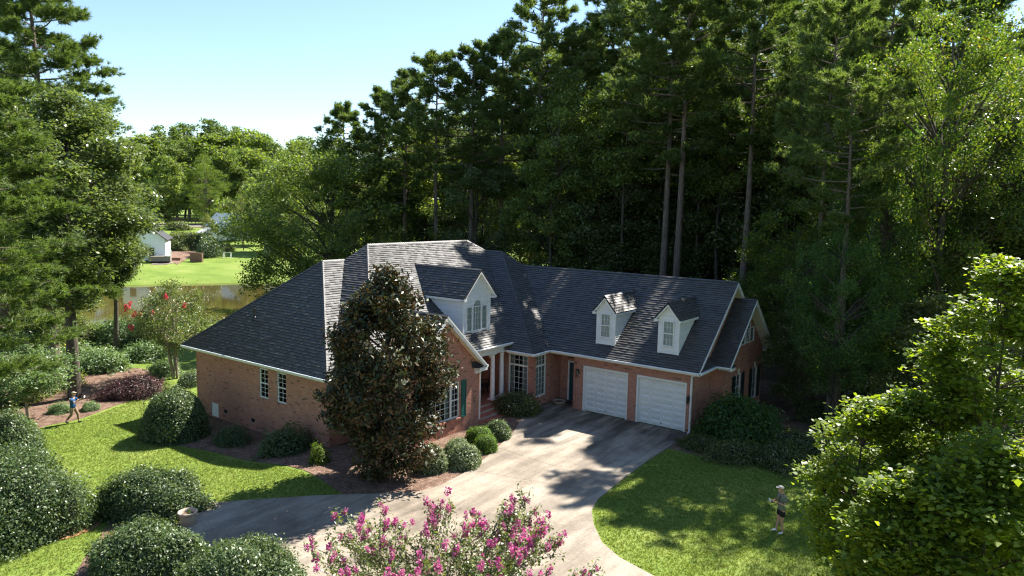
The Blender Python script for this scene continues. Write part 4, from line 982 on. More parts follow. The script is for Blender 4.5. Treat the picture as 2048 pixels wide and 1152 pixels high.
def plant(proto, name, label, cat, x, y, rz=0., s=1.0, sz=None, group=None, z=None, extra=None):
    wood, lv = proto; t = empty(name, label, cat, (x, y, gz(x, y) if z is None else z), rz, group); t.scale = (s, s, sz or s)
    link("trunk", wood, None, t); link("crown", lv, None, t); return t
def shrub(name, seed, rx, ry, rz_, n, size, lmat, lump=.12, depth=.10, asp=.5, up=.2, boxy=2.0, core=.88, twig=0, z0=.05):
    g = np.random.default_rng(seed); d = unit(g.normal(0, 1, (n, 3))); d[:, 2] = np.abs(d[:, 2])*1.0-.12*g.random(n)
    ex = boxy; r = (np.abs(d[:, 0])**ex+np.abs(d[:, 1])**ex+np.abs(d[:, 2])**ex)**(-1/ex)
    K = unit(g.normal(0, 1, (26, 3))); dots = np.clip(d@K.T, 0, 1)**14; lumpv = 1+lump*(dots.max(1)-.5)*1.6
    tw = (g.random(n) < twig)*g.uniform(0, .14, n)
    rr_ = r*lumpv*(1-depth*g.random(n)**1.5+tw); P = d*rr_[:, None]*np.array([rx, ry, rz_]); P[:, 2] = np.maximum(P[:, 2]+z0, .02)
    V, k = leaf_quads(g, P, size, up, asp, .45, True, 0., d*1.0); lv = leafmesh(name+"_leaves", V, k, lmat)
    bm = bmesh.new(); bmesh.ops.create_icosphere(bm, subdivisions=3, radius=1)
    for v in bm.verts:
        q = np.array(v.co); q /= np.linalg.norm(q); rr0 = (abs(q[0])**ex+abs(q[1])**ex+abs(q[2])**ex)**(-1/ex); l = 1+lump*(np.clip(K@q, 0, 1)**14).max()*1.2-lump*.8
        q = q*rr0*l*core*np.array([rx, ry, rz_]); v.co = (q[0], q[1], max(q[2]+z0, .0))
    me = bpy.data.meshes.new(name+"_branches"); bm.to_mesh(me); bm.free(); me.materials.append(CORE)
    return me, lv
def put_shrub(pr, name, label, cat, x, y, rz=0, s=1, group=None, sz=None):
    t = empty(name, label, cat, (x, y, gz(x, y)), rz, group); t.scale = (s, s, sz or s); link("branches", pr[0], None, t); link("foliage", pr[1], None, t); return t
# ---- prototypes
rg = np.random.default_rng(42)
PR = {}
PR['pineA'] = pine("pineA", 1, 26, 12.5, 5.0, 58, 9, 8, 14, .38, .028, .34)
PR['pineB'] = pine("pineB", 2, 25, 14.5, 4.8, 44, 9, 8, 14, .38, .028, .30, taper=.35, updir=.35)
PR['pineC'] = pine("pineC", 3, 23, 10, 4.2, 54, 8, 8, 13, .38, .028, .26)
PR['pineN'] = pine("pineN", 4, 22, 4.5, 5.2, 96, 13, 10, 18, .27, .017, .36, LF_PINEL, .5, .2)
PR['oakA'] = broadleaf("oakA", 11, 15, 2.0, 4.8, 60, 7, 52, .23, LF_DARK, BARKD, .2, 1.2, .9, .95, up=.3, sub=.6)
PR['oakB'] = broadleaf("oakB", 12, 18, 4.5, 4.6, 60, 7, 52, .23, LF_OAK, BARKD, .22, 1.1, .8, .95, up=.3, sub=.6)
PR['oakE'] = broadleaf('oakE', 22, 16, 3.0, 4.4, 52, 7, 46, .21, LF_GUM, BARKD, .2, 1.1, .8, .9, up=.3, sub=.6)
PR['oakF'] = broadleaf('oakF', 23, 18, 9.5, 3.2, 40, 7, 42, .2, LF_OAK, BARKD, .15, 1.0, .8, .9, up=.5, sub=.6)
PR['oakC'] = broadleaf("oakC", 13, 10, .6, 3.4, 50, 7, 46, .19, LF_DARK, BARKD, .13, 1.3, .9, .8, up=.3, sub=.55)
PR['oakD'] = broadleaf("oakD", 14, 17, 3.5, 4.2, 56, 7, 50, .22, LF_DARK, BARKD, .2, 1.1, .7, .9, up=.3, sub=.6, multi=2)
PR['far'] = broadleaf("far", 15, 16, .5, 6.0, 90, 6, 34, .50, LF_OAK, BARKD, .3, 1.35, .8, 1.2, up=.4, sub=1.0)
PR['farP'] = broadleaf("farP", 16, 22, 2.0, 5.4, 90, 6, 32, .46, LF_PINE, BARKP, .3, 1.1, .6, 1.1, up=.4, sub=.9)
PR['big'] = broadleaf("big", 17, 17.5, 1.2, 8.5, 210, 8, 48, .19, LF_OAK, BARKD, .35, 1.3, .75, 1.15, up=.35, sub=.7)
PR['gum'] = broadleaf("gum", 18, 16, 5.0, 3.9, 130, 9, 56, .18, LF_GUM, BARKD, .30, .45, .7, .85, up=.7, sub=.55)
PR['vine'] = broadleaf("vine", 19, 20, 2.0, 4.8, 100, 9, 44, .17, LF_VINE, BARKD, .42, 1.3, .8, .95, up=.4, sub=.5, flat=1.5, droop=.6)
PR['pecan'] = broadleaf("pecan", 20, 22, 6.0, 6.6, 110, 8, 44, .16, LF_YEL, BARKD, .42, 1.2, .8, 1.0, up=.3, sub=.5, flat=1.1, droop=.6)
PR['elm'] = broadleaf("elm", 21, 12, 1.6, 4.3, 90, 9, 40, .14, LF_YEL, BARKD, .18, 1.2, .6, .8, up=.5, sub=.6, flat=.35)

def put(kind, u, depth, top, name, label, cat="tree", group=None, v=None, rz=None, H=None, wide=1.0, dx=0):
    "top: pixel row of the crown top in the photograph (or metres if given as H)"
    p = atd(u, top if top is not None else 100, depth); x, y = p[0], p[1]; z = gz(x, y)
    H0 = {'pineA': 26.5, 'pineB': 25.5, 'pineC': 23.4, 'pineN': 22.4, 'oakA': 15.4, 'oakB': 18.4, 'oakC': 10.4, 'oakD': 17.4, 'oakE': 16.4, 'oakF': 18.4, 'far': 16.6, 'farP': 22.6, 'big': 18, 'gum': 16.4, 'vine': 20.5, 'pecan': 22.5, 'elm': 12.4}[kind]
    h = H if H else p[2]-z; s = h/H0; sw = s*wide
    t = plant(PR[kind], name, label, cat, x, y, rg.uniform(0, 6.28) if rz is None else rz, sw, s, group); return t

# pines along the wood's left skyline
G1 = "tall pines along the edge of the wood"
for u, top, d, k, lab in ((705, 205, 66, 'pineC', "leftmost tall pine of the wood, its dark crown against open sky"),
                          (752, 172, 64, 'pineC', "tall dark pine second from the open sky at the wood edge"),
                          (812, 142, 63, 'pineA', "tall pine with flat crown above the grey roof ridge"),
                          (878, 108, 60, 'pineB', "slim pine with sky showing between its bare upper limbs"),
                          (945, 84, 60, 'pineA', "tall pine standing just left of the crooked topped pine"),
                          (1010, 66, 62, 'pineC', "dense pine filling the skyline behind the crooked topped pine"),
                          (1150, 60, 64, 'pineA', "sunlit pine right of the crooked topped pine at the skyline")):
    put(k, u, d, top, "pine_tree", lab, "pine tree", G1)
put('pineB', 1093, 62, -12, "pine_tree", "big pine rising behind the roof junction with a crooked bare top", "pine tree", G1, wide=.95)
put('pineB', 1378, 51, -60, "pine_tree", "tallest straight pine trunk directly behind the two small dormers", "pine tree", G1, wide=1.05)
put('pineB', 1512, 48, -30, "pine_tree", "leaning straight pine behind the garage end gable", "pine tree", G1, wide=1.05)
put('pineA', 1235, 66, -70, "pine_tree", "pine between the crooked topped pine and the tallest trunk", "pine tree", G1, wide=.9)
put('pineA', 1702, 44, -60, "pine_tree", "thick pine trunk in shade, left of a pair in the right wood", "pine tree", G1, wide=.9)
put('pineA', 1792, 40, -40, "pine_tree", "thick reddish pine trunk, right of a pair in the right wood", "pine tree", G1, wide=.9)
for u, d, top in ((1300, 62, -40), (1450, 60, -60), (1590, 58, -60), (1640, 68, -40), (1880, 56, -60), (1985, 50, -60), (1180, 72, 60), (1090, 76, 90), (1390, 74, -30), (1530, 78, -40), (1760, 70, -60), (1930, 74, -60)):
    put(('pineA', 'pineB', 'pineC')[int(u) % 3], u, d, top, "pine_tree", "tall pine standing deep in the wood behind the garage wing", "pine tree", "pines deep in the wood")
# shaded hardwoods under the pines
G2 = "shaded hardwoods filling the wood behind the house"
for i, (u, d, top) in enumerate([(790, 74, 300), (850, 66, 270), (905, 70, 225), (960, 60, 260), (1000, 96, 215), (1050, 98, 300), (1110, 58, 250), (1150, 66, 190), (1200, 58, 235), (1255, 68, 150), (1290, 60, 240), (1340, 64, 170), (1400, 62, 220), (1440, 66, 130), (1480, 60, 200),
        (1560, 54, 170), (1600, 62, 120), (1650, 52, 200), (1700, 60, 110), (1745, 50, 210), (1820, 52, 150), (1870, 60, 90), (1930, 52, 130), (1990, 60, 70), (2050, 52, 100), (2110, 60, 80), (1330, 80, 90), (1480, 84, 80), (1630, 84, 70), (1790, 84, 60), (1960, 84, 50), (1200, 88, 160), (1060, 90, 230), (930, 92, 300), (2190, 70, 60)]):
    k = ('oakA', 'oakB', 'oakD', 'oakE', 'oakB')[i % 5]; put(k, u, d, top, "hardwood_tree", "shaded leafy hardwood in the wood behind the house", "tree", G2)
G3 = "low trees crowding the wood behind the garage"
for i, (u, d, top) in enumerate([(1140, 60, 400), (1195, 60, 420), (1250, 57, 400), (1300, 57, 430), (1345, 60, 370), (1420, 58, 400), (1455, 60, 350), (1545, 56, 380), (1600, 52, 330), (1655, 50, 400), (880, 66, 400), (1230, 60, 330), (1390, 60, 300), (1700, 44, 420), (1780, 46, 360), (1850, 42, 380), (1920, 46, 330), (1990, 42, 380), (940, 62, 440)]):
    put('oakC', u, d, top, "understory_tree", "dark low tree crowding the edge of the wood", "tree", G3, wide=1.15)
put('elm', 1600, 38.5, 395, "feathery_tree", "feathery yellow green tree leaning over the end gable", "tree", wide=1.1)
put('elm', 1735, 36, 470, "feathery_tree", "drooping feathery tree beside the shaded path right of the house", "tree", wide=.85)
put('oakC', 1612, 34.5, 610, "holly_tree", "black green low tree beside the garage end wall", "tree", wide=.95)
put('vine', 1790, 34, 250, "vine_covered_tree", "trunk wrapped in vines behind the lower sapling crowns", "tree", H=15, wide=.8)
put('pecan', 1925, 33, -120, "pecan_tree", "big gnarled tree with yellow green hanging sprays at upper right", "tree", H=20.5, wide=.82)
put('vine', 2050, 38, 0, "vine_covered_tree", "vine draped tree at the picture's right edge behind the gnarled tree", "tree", H=19, wide=.8)
put('gum', 2120, 34, 0, "hardwood_tree", "leafy tree just beyond the vine draped tree at the right edge", "tree", H=17)
put('oakC', 1880, 30, 560, "understory_tree", "dull green low tree between gnarled trunk and bright saplings", "tree", wide=1.2)
# middle distance
put('big', 665, 64, 246, "oak_tree", "broad round oak beside the pond behind the left roof", "tree", rz=1.0, wide=1.12)
put('oakB', 600, 88, 270, "oak_tree", "oak crown showing over the shoulder of the broad round oak", "tree")
# across the pond
G4 = "trees on the far side of the pond"
for i, (u, d, top, k, w_) in enumerate([(285, 250, 262, 'far', 1), (330, 270, 240, 'farP', 1.2), (372, 290, 236, 'farP', 1.3), (418, 300, 226, 'farP', 1.3), (455, 285, 240, 'farP', 1.2), (490, 270, 252, 'far', 1.1), (520, 260, 262, 'far', 1), (548, 255, 275, 'farP', 1), (575, 240, 290, 'far', 1),
        (610, 250, 262, 'farP', 1), (650, 240, 285, 'far', 1), (240, 240, 280, 'far', 1), (330, 205, 305, 'far', .8), (450, 215, 290, 'far', .8), (540, 190, 330, 'far', .9), (500, 170, 350, 'oakB', 1), (620, 200, 320, 'far', 1), (700, 190, 330, 'far', 1), (170, 230, 300, 'far', 1), (100, 220, 280, 'far', 1), (20, 210, 280, 'far', 1), (760, 180, 330, 'far', 1), (830, 200, 320, 'far', 1), (560, 150, 400, 'oakA', 1.1), (720, 150, 400, 'oakA', 1)]):
    put(k, u, d, top, "distant_tree", "distant leafy tree beyond the pond", "tree", G4, wide=w_)
t = put('elm', 408, 175, 300, "autumn_tree", "tree with yellowing leaves beyond the pond near the far house", "tree", wide=.75)
put('oakA', 484, 150, 370, "lawn_tree", "dark tree on the far lawn standing before the pale roofed house", "tree", wide=.6)
put('oakC', 414, 150, 425, "lawn_tree", "narrow dark tree on the far lawn left of the pale roofed house", "tree", wide=.9)
# closing belt far behind the wood
G5 = "far treeline behind everything"
for i in range(26):
    u = 780+i*58; put('far', u, 175+(i*37 % 40), 330-(i*53 % 60), "distant_tree", "distant tree closing the view behind the wood", "tree", G5, wide=1.2)
# left foreground
_p = ongr(150, 796); plant(PR['gum'], "sweetgum_tree", "pale leaved sweetgum with a dark trunk behind the walking person", "tree", _p[0], _p[1], .6, 1.14, .99)
put('pineN', 62, 42, -60, "pine_tree", "large bright pine whose crown tops the sweetgum at upper left", "pine tree", wide=1.05, H=24, rz=1.0)
plant(PR['pineA'], "pine_tree", "pine between the bare crooked top and the tallest straight trunk", "pine tree", -2.5, 21.5, .5, .95, 1.0, G1)
plant(PR['pineB'], "pine_tree", "pine with reddish trunk nearest the end gable in the right wood", "pine tree", 12.2, 8.2, 2.5, .66, .64, G1)
plant(PR['pineB'], "pine_tree", "smaller pine just past the end gable's back corner", "pine tree", 10.6, 12.6, 5.2, .68, .80, G1)
plant(PR['vine'], "vine_covered_tree", "vines smothering the pine trunk nearest the end gable", "tree", 12.5, 7.9, 1.0, .52, .5)
plant(PR['pineA'], "pine_tree", "pine standing between end gable and feathery tree", "pine tree", 9.8, 21.0, 3.3, .9, .95, G1)
put('pineN', -120, 27, 20, "pine_tree", "near pine at the left edge with long drooping boughs", "pine tree", H=17, rz=2.2, wide=1.25)
put('pineN', -30, 47, -40, "pine_tree", "pine half outside the left edge behind the sweetgum", "pine tree", H=21, rz=4)
put('gum', 215, 50, 330, "sweetgum_tree", "sweetgum between the dark trunked one and the pond", "tree", rz=2.6, wide=.8)
put('gum', 75, 42, 330, "sweetgum_tree", "lower sweetgum hidden behind the dogwood at the left edge", "tree", rz=3.6, wide=1.1)
put('oakA', 20, 50, 430, "hardwood_tree", "dark leafy tree deep behind the left beds", "tree")
put('oakC', 120, 58, 480, "understory_tree", "rounded green tree between sweetgum and pond", "tree", wide=1.1)
put('oakC', 120, 52, 560, "understory_tree", "low shaded tree behind the walking person's trunk", "tree")
put('oakB', 130, 62, 250, "hardwood_tree", "tall leafy tree behind the sweetgum, mostly hidden", "tree")
put('oakA', 40, 70, 330, "hardwood_tree", "dark tree standing behind the left pines", "tree", wide=1.4)
put('oakB', 130, 75, 380, "hardwood_tree", "middle sized leafy tree on the near bank of the pond", "tree", wide=1.1)
for i, (u, d, top, w_) in enumerate([(320, 262, 300, 1.2), (365, 268, 285, 1.2), (500, 225, 290, 1.2), (545, 205, 310, 1.2), (590, 190, 330, 1.2), (350, 250, 270, 1.3), (430, 262, 262, 1.3), (300, 330, 300, 1.6), (400, 345, 290, 1.6), (500, 335, 290, 1.6), (600, 320, 300, 1.6), (520, 160, 375, 1.1), (575, 150, 380, 1.1)]):
    put(('far', 'farP')[i % 2], u, d, top, "distant_tree", "distant leafy tree beyond the pond", "tree", G4, wide=w_)

# ---- magnolia in front of the dining gable
def gxy(u, v): p = ongr(u, v); return p[0], p[1]
mg = broadleaf("magnolia", 31, 7.6, .2, 2.3, 170, 9, 25, .195, LF_MAG, BARKD, .16, 1.3, .3, .5, up=.35, sub=.32, asp=.42, flat=.9, fold=True, shell=.45)
plant(mg, "magnolia_tree", "dark bronze leaved magnolia hiding part of the front gable", "tree", 1.0, -9.35, .4)

# ---- clipped hedges and round shrubs
BX = shrub("hedge_round", 51, 2.0, 2.0, 2.85, 34000, .09, LF_HEDGE, .24, .16, .5, .2, 2.1, .82, .35)
x, y = gxy(40, 1075); put_shrub(BX, "clipped_shrub", "largest round clipped shrub, on the lawn at the lower left", "shrub", x, y, .3, .9)
BX2 = shrub("hedge_round2", 52, 1.5, 1.4, 2.2, 15000, .085, LF_HEDGE, .08, .1, .5, .2, 2.2, .9, .1)
x, y = gxy(5, 935); put_shrub(BX2, "clipped_shrub", "round shrub behind the largest one at the left edge", "shrub", x, y, 1.3)
H1 = shrub("hedge_long", 53, 1.75, 1.05, 1.35, 24000, .085, LF_HEDGE, .18, .16, .45, .3, 2.4, .86, .16)
put_shrub(H1, "hedge", "oval glossy hedge between lawn and the planter pot", "hedge", -2.75, -16.0, .55)
H2 = shrub("hedge_front", 54, 1.45, 1.1, 1.25, 20000, .085, LF_HEDGE, .22, .18, .45, .3, 2.3, .84, .25)
_p = ongr(292, 1062, 1.1); put_shrub(H2, "hedge", "glossy hedge at the bottom edge left of the driveway bend", "hedge", _p[0], _p[1], .9)
H3 = shrub("hedge_front2", 55, 1.55, 1.15, 1.15, 24000, .085, LF_HEDGE, .22, .18, .45, .3, 2.3, .84, .25)
put_shrub(H3, "hedge", "lowest glossy hedge in front, beside the paved driveway", "hedge", *ongr(478, 1100, 1.0)[:2], .25)
BV = shrub("ball", 56, 1.35, 1.35, 2.15, 17000, .09, LF_HEDGE, .07, .09, .5, .2, 2.3, .9, .10)
x, y = gxy(352, 872); put_shrub(BV, "clipped_shrub", "tall egg shaped clipped shrub at the corner of the side wall", "shrub", x, y, .3)
SH = shrub("loose", 57, 1.05, .85, .95, 6000, .085, LF_DULL, .35, .5, .45, .3, 2.0, .55, .7)
for x, y, s_, rz, lab in ((-8.0, -9.9, .8, .3, "small loose shrub by the foundation vent of the side wall"), (-4.9, -9.45, 1.15, 1.2, "loose dark shrub below the two side wall windows")):
    put_shrub(SH, "foundation_shrub", lab, "shrub", x, y, rz, s_, "loose shrubs along the side wall")
YS = shrub("yellow", 58, .45, .4, .75, 1500, .08, LF_YEL, .3, .4, .45, .3, 2.0, .5, .6)
put_shrub(YS, "golden_shrub", "wispy golden shrub tucked left of the magnolia", "shrub", -2.2, -9.9, 0, 1)
for x, y, s_, lab, mt, seed, sz in ((2.35, -6.6, .72, "front pale variegated mound beside the driveway edge", LF_VARI, 61, .9), (1.55, -6.0, .6, "smaller pale variegated mound against the gable wall", LF_VARI, 62, 1.0), (1.75, -7.7, .62, "pale variegated shrub half under the magnolia", LF_VARI, 67, 1.3),
                               (1.30, -4.35, .62, "lime green mound below the green shutter", LF_LIME, 63, 1.0), (1.95, -4.75, .55, "front lime green mound at the bed's edge", LF_LIME, 64, .95), (1.35, -3.1, .62, "duller green mound nearest the porch steps", LF_HEDGE, 65, .95)):
    pr = shrub("mound%d" % seed, seed, 1, 1, 1, 5200, .085, mt, .12, .15, .5, .3, 2.1, .88, .15)
    put_shrub(pr, "mounded_shrub", lab, "shrub", x, y, seed, s_, "low mounds beside the driveway", s_*sz*1.25)
AZ = shrub("azalea", 66, 1.35, .95, 1.0, 8000, .065, LF_DARK, .18, .25, .45, .3, 2.2, .8, .3)
t = put_shrub(AZ, "azalea_shrub", "dark porch shrub with a few white flowers below the bay window", "shrub", -.25, .45, .35, .98)
for k in range(6):
    m = MB(); a = k*1.1+.6; m.lathe([(.01, -.02), (.05, 0), (.03, .03)], (1.15*math.cos(-a), .85*math.sin(-a), .45+.09*k), 7); m.build("flower", WHITEB, t)
# large leaved shrub by the garage corner and ground cover under it
RH = shrub("rhodo", 68, 1.75, 1.6, 1.75, 9500, .16, LF_VINE, .22, .3, .38, .5, 2.1, .78, .35)
put_shrub(RH, "rhododendron", "big leathery leaved shrub hiding the garage's right corner", "shrub", 9.75, 3.25, .2, 1.0, None, 1.15)
LOW = shrub("lowcover", 69, 1.5, 1.0, .6, 6000, .09, LF_DARK, .25, .35, .45, .5, 2.0, .8, .3)
for i, (x, y, s_, lab) in enumerate([(8.9, 1.3, .8, "low dark shrub at the foot of the garage downspout"), (10.4, 1.1, 1.0, "low dark shrub in front of the leathery leaved shrub"), (12.0, 1.7, 1.1, "low dark shrub at the end of the lawn's far edge"), (11.6, 3.6, 1.2, "low dark shrub right of the leathery leaved shrub"), (13.6, 3.0, 1.1, "low dark shrub below the feathery tree")]):
    put_shrub(LOW, "low_shrub", lab, "shrub", x, y, i, s_, "low shrubs at the garage bed", s_*1.1)
for i, (u, v, s_, lab) in enumerate([(1700, 860, 1.1, "undergrowth shrub on the shaded path's left side"), (1640, 840, .9, "undergrowth shrub close behind the end gable"), (1760, 820, 1.3, "undergrowth shrub under the vine wrapped trunk"), (1850, 800, 1.3, "undergrowth shrub left of the gnarled trunk"), (1930, 760, 1.4, "undergrowth shrub right of the gnarled trunk"), (1990, 780, 1.2, "undergrowth shrub at the right edge")]):
    x, y = gxy(u, v); put_shrub(LOW, "undergrowth_shrub", lab, "shrub", x, y, i, s_, "undergrowth right of the house", s_*1.6)
# ---- left bed plants
DG = broadleaf("dogwood", 71, 4.4, 1.1, 2.1, 42, 7, 34, .14, LF_DOG, BARKL, .07, 1.1, .6, .6, up=.9, sub=.55, flat=.2)
x, y = gxy(55, 842); plant(DG, "dogwood_tree", "small dogwood with layered whitish leaves at the left edge", "tree", x, y, 1.2)
CR = broadleaf("crapeL", 72, 5.6, 1.5, 2.2, 70, 7, 34, .10, LF_CRAPE, BARKL, .14, .8, .9, .65, up=.3, sub=.45, multi=6)
x, y = gxy(352, 757); t = plant(CR, "crape_myrtle", "many stemmed crape myrtle with red blooms left of the roof", "tree", x, y, .4)
def blossoms(parent, pts, size, mat, seed, n=46, name="blossom_cluster"):
    g = np.random.default_rng(seed); ms = []
    for k in range(3):
        d = unit(g.normal(0, 1, (n, 3)))*g.uniform(.2, 1, (n, 1))**.5*np.array([.42, .42, .75])*size; V, q = leaf_quads(g, d, size*.30, .1, .9, .4, True); ms.append(leafmesh(name, V, q, mat))
    for i, p in enumerate(pts):
        o = link(name, ms[i % 3], None, parent); o.location = p; o.rotation_euler = (g.uniform(-.5, .5), g.uniform(-.5, .5), g.uniform(0, 6)); s = g.uniform(.65, 1.25); o.scale = (s, s, s*g.uniform(.8, 1.3))
blossoms(t, [(1.7, -1.2, 4.6), (.2, -1.9, 4.2), (-.8, -1.7, 4.1), (-2.2, -.6, 3.8), (-1.9, -1.4, 4.4), (.9, -1.7, 5.1), (-1.3, -1.9, 3.3)], .34, REDB, 5)
PU = shrub("burgundy", 73, 1.3, 1.1, 1.0, 6500, .09, LF_PURP, .25, .3, .45, .3, 2.0, .75, .4)
OL = shrub("olive", 74, 1.0, .9, .8, 3800, .11, LF_DOG, .3, .45, .4, .4, 2.0, .6, .5)
for i, (u, v, pr, s_, lab) in enumerate([(275, 790, PU, 1.1, "burgundy leaved shrub in the bed before the crape myrtle"), (235, 795, PU, .8, "smaller burgundy shrub left of its larger neighbour"), (180, 820, OL, .5, "tiny olive shrub at the mulch edge by the walking person"), (120, 825, OL, .6, "small pale shrub behind the walking person"), (330, 750, OL, 1.1, "pale green shrub under the crape myrtle stems"), (210, 740, OL, 1.6, "tall pale undergrowth behind the burgundy shrubs"),
        (40, 870, OL, .8, "pale shrub under the dogwood"), (100, 770, LOW, 1.6, "dark shrub at the foot of the left pine"), (290, 720, OL, 1.5, "pale undergrowth on the slope above the burgundy shrubs"), (20, 800, LOW, 1.8, "dark undergrowth at the far left edge"), (160, 735, OL, 1.8, "light undergrowth behind the left pine trunk"), (380, 770, SH, .9, "dull shrub between egg shaped shrub and wall corner")]):
    x, y = gxy(u, v)
    put_shrub(pr, "bed_shrub", lab, "shrub", x, y, i*1.3, s_, "shrubs in the left bed")
for i, (u, v, s_) in enumerate([(40, 700, 3), (100, 690, 3), (170, 690, 2.6), (240, 690, 2.4), (300, 690, 2), (10, 740, 2.6), (60, 650, 3.5), (150, 640, 3.5), (240, 640, 3)]):
    x, y = gxy(u, v); put_shrub(OL if i % 2 else LOW, "undergrowth_shrub", "leafy undergrowth on the slope towards the pond", "shrub", x, y, i, s_, "undergrowth on the slope behind the left bed")

# ---- pink crape myrtle in the foreground
def crape(name, seed, H, Rr, nst, nsh):
    T = Tree(seed); g = T.g; P = []; tips = []
    for k in range(nst):
        a = k*2.4; e = np.array([math.cos(a)*Rr*.62*g.uniform(.3, 1), math.sin(a)*Rr*.62*g.uniform(.3, 1), H*.62*g.uniform(.85, 1.1)]); st = curve((math.cos(a)*.15, math.sin(a)*.15, -.3), e, g, .04, 5); T.path(st, .07, .025, 6)
        for q in range(nsh):
            b0 = st[g.integers(2, 6)]; d = unit(np.array([e[0], e[1], 0])*.5+g.normal(0, .75, 3)*np.array([1, 1, .25])+np.array([0, 0, g.uniform(.3, 1.1)])); L = g.uniform(.6, 1.5); b1 = b0+d*L
            if math.hypot(b1[0], b1[1]) > Rr: b1[:2] *= Rr/math.hypot(b1[0], b1[1])
            b1[2] = min(b1[2], H*(1-.22*(math.hypot(b1[0], b1[1])/Rr)**2)*g.uniform(.9, 1.03)); cu = curve(b0, b1, g, .08, 3); T.path(cu, .02, .006, 3)
            for s2 in range(5):
                f = g.uniform(.35, 1); c0 = cu[0]+(cu[-1]-cu[0])*f; dd = unit(d*.8+g.normal(0, .5, 3)+np.array([0, 0, .3])); l2 = g.uniform(.2, .55)*(1.2-f*.5); c1 = c0+dd*l2; T.path([c0, c1], .008, .004, 3)
                n = 15; t = g.random((n, 1)); P.append(c0+(c1-c0)*t+g.normal(0, .055, (n, 3)))
                if c1[2] > H*.55 and g.random() < .36: tips.append((tuple(c1+dd*.05), dd))
            n = 20; t = g.random((n, 1)); P.append(cu[0]+(cu[-1]-cu[0])*t+g.normal(0, .06, (n, 3))); tips.append((tuple(cu[-1]), d))
    P = np.concatenate(P); V, k = leaf_quads(g, P, .085, .5, .5, .35, True); return (T.wood(name+"_trunk", BARKL), leafmesh(name+"_crown", V, k, LF_CRAPE)), tips
PC_, tips = crape("crapeP", 81, 3.25, 3.95, 20, 19)
p = atd(905, 900, 14.6); PX, PY = p[0], p[1]
t = plant(PC_, "crape_myrtle", "crape myrtle covered in magenta pink blooms at the bottom centre", "tree", PX, PY, 0)
tips.sort(key=lambda q: -q[0][2]-.5*q[1][2]); blossoms(t, [q[0] for q in tips[:240]], .17, PINK, 9, 44)
# ---- bright maple saplings at the right
def maple(name, seed, H, Rm, n):
    return broadleaf(name, seed, H, .5, Rm, n, 9, 20, .125, LF_MAPLE, BARKD, .08, 1.1, .45, .42, up=1.1, sub=.36, asp=.85, flat=.35, fold=True, shell=.45)
for u, top, d, rz, Rm, n, sd, lab in ((1735, 785, 17.5, .5, 1.4, 75, 91, "broad bright green maple sapling nearest the standing person"), (1890, 640, 17.5, 2, 1.0, 85, 92, "tall narrow maple sapling with sunlit leaves near the right edge"), (2030, 470, 16.5, 4, 1.35, 110, 93, "tallest maple sapling with big sunlit leaves at the right edge"), (1835, 930, 14.5, 1, 1.35, 80, 94, "lower shaded maple sapling at the bottom right"), (1985, 850, 14, 5, 1.4, 90, 95, "dark maple sapling in the bottom right corner")):
    p = atd(u, top, d); x, y = p[0], p[1]; H = p[2]-gz(x, y); pr = maple("maple%d" % sd, sd, H, Rm, n)
    plant(pr, "maple_sapling", lab, "tree", x, y, rz, group="maple saplings in the right foreground")

# ================================================================== PLANTER, PORCH THINGS
p = ongr(376, 1050); m = MB(); m.lathe([(.17, 0), (.20, .03), (.24, .25), (.25, .34), (.285, .36), (.29, .42), (.25, .425), (.235, .34), (.22, .30)], (0, 0, 0), 24)
pot = empty("planter_pot", "round tan planter pot at the end of the oval hedge", "planter", (p[0], p[1], gz(p[0], p[1])+.02))
m.build("pot", TERRA, pot, True); m = MB(); m.lathe([(.0, .29), (.225, .30), (.225, .31), (.0, .315)], (0, 0, 0), 18); m.build("soil", MULCH, pot)
sp = shrub("sprig", 77, .07, .07, .12, 60, .06, LF_LIME, .2, .4, .4); link("sprig", sp[1], None, pot).location = (.02, .03, .3)
q = empty("planter_bowl", "low stone bowl of soil in the entry recess corner", "planter", (.62, 2.95, .05)); m = MB(); m.lathe([(.18, 0), (.26, .03), (.33, .16), (.35, .18), (.31, .19), (.27, .13)], (0, 0, 0), 20); m.build("bowl", TERRA, q, True)
m = MB(); m.lathe([(0, .11), (.28, .125), (.28, .13), (0, .15)], (0, 0, 0), 16); m.build("soil", MULCH, q)
m = MB(); m.box(.62, 1.35, 3.35, 3.85, .051, .068); tag(m.build("door_mat", simple("mat_brown", (.07, .05, .04), .95, .2, 30)), "dark mat lying before the side door of the recess", "door mat")
def chair(x, y, rz, lab):
    c = empty("porch_chair", lab, "chair", (x, y, .47), rz, "dark chairs on the porch")
    m = MB(); m.box(-.26, .26, -.26, .24, .38, .43); m.build("seat", BLACK, c)
    m = MB()
    for k in range(5): m.bar((-.20+k*.10, .22, .43), (-.20+k*.10, .30, .95), .05, .02, up=(0, 1, 0))
    m.bar((-.26, .30, .95), (.26, .30, .95), .05, .07); m.build("backrest", BLACK, c)
    for sx in (-.23, .23):
        for sy in (-.22, .2): m = MB(); m.bar((sx, sy, 0), (sx, sy, .38), .045, .045, up=(0, 1, 0)); m.build("leg", BLACK, c)
        m = MB(); m.bar((sx, -.24, .62), (sx, .25, .64), .06, .03); m.bar((sx, -.22, .40), (sx, -.22, .62), .04, .04, up=(0, 1, 0)); m.build("armrest", BLACK, c)
chair(-2.6, 1.0, -.5, "dark porch chair behind the columns"); chair(-2.9, -1.7, 2.4, "dark porch chair beside the brick side wall")
m = MB(); m.lathe([(.10, 0), (.14, .05), (.16, .25), (.12, .42), (.09, .46), (.12, .5)], (-2.9, .35, .47), 16); tag(m.build("porch_urn", TERRA, None, True), "pale urn standing on the brick porch between the chairs", "urn")
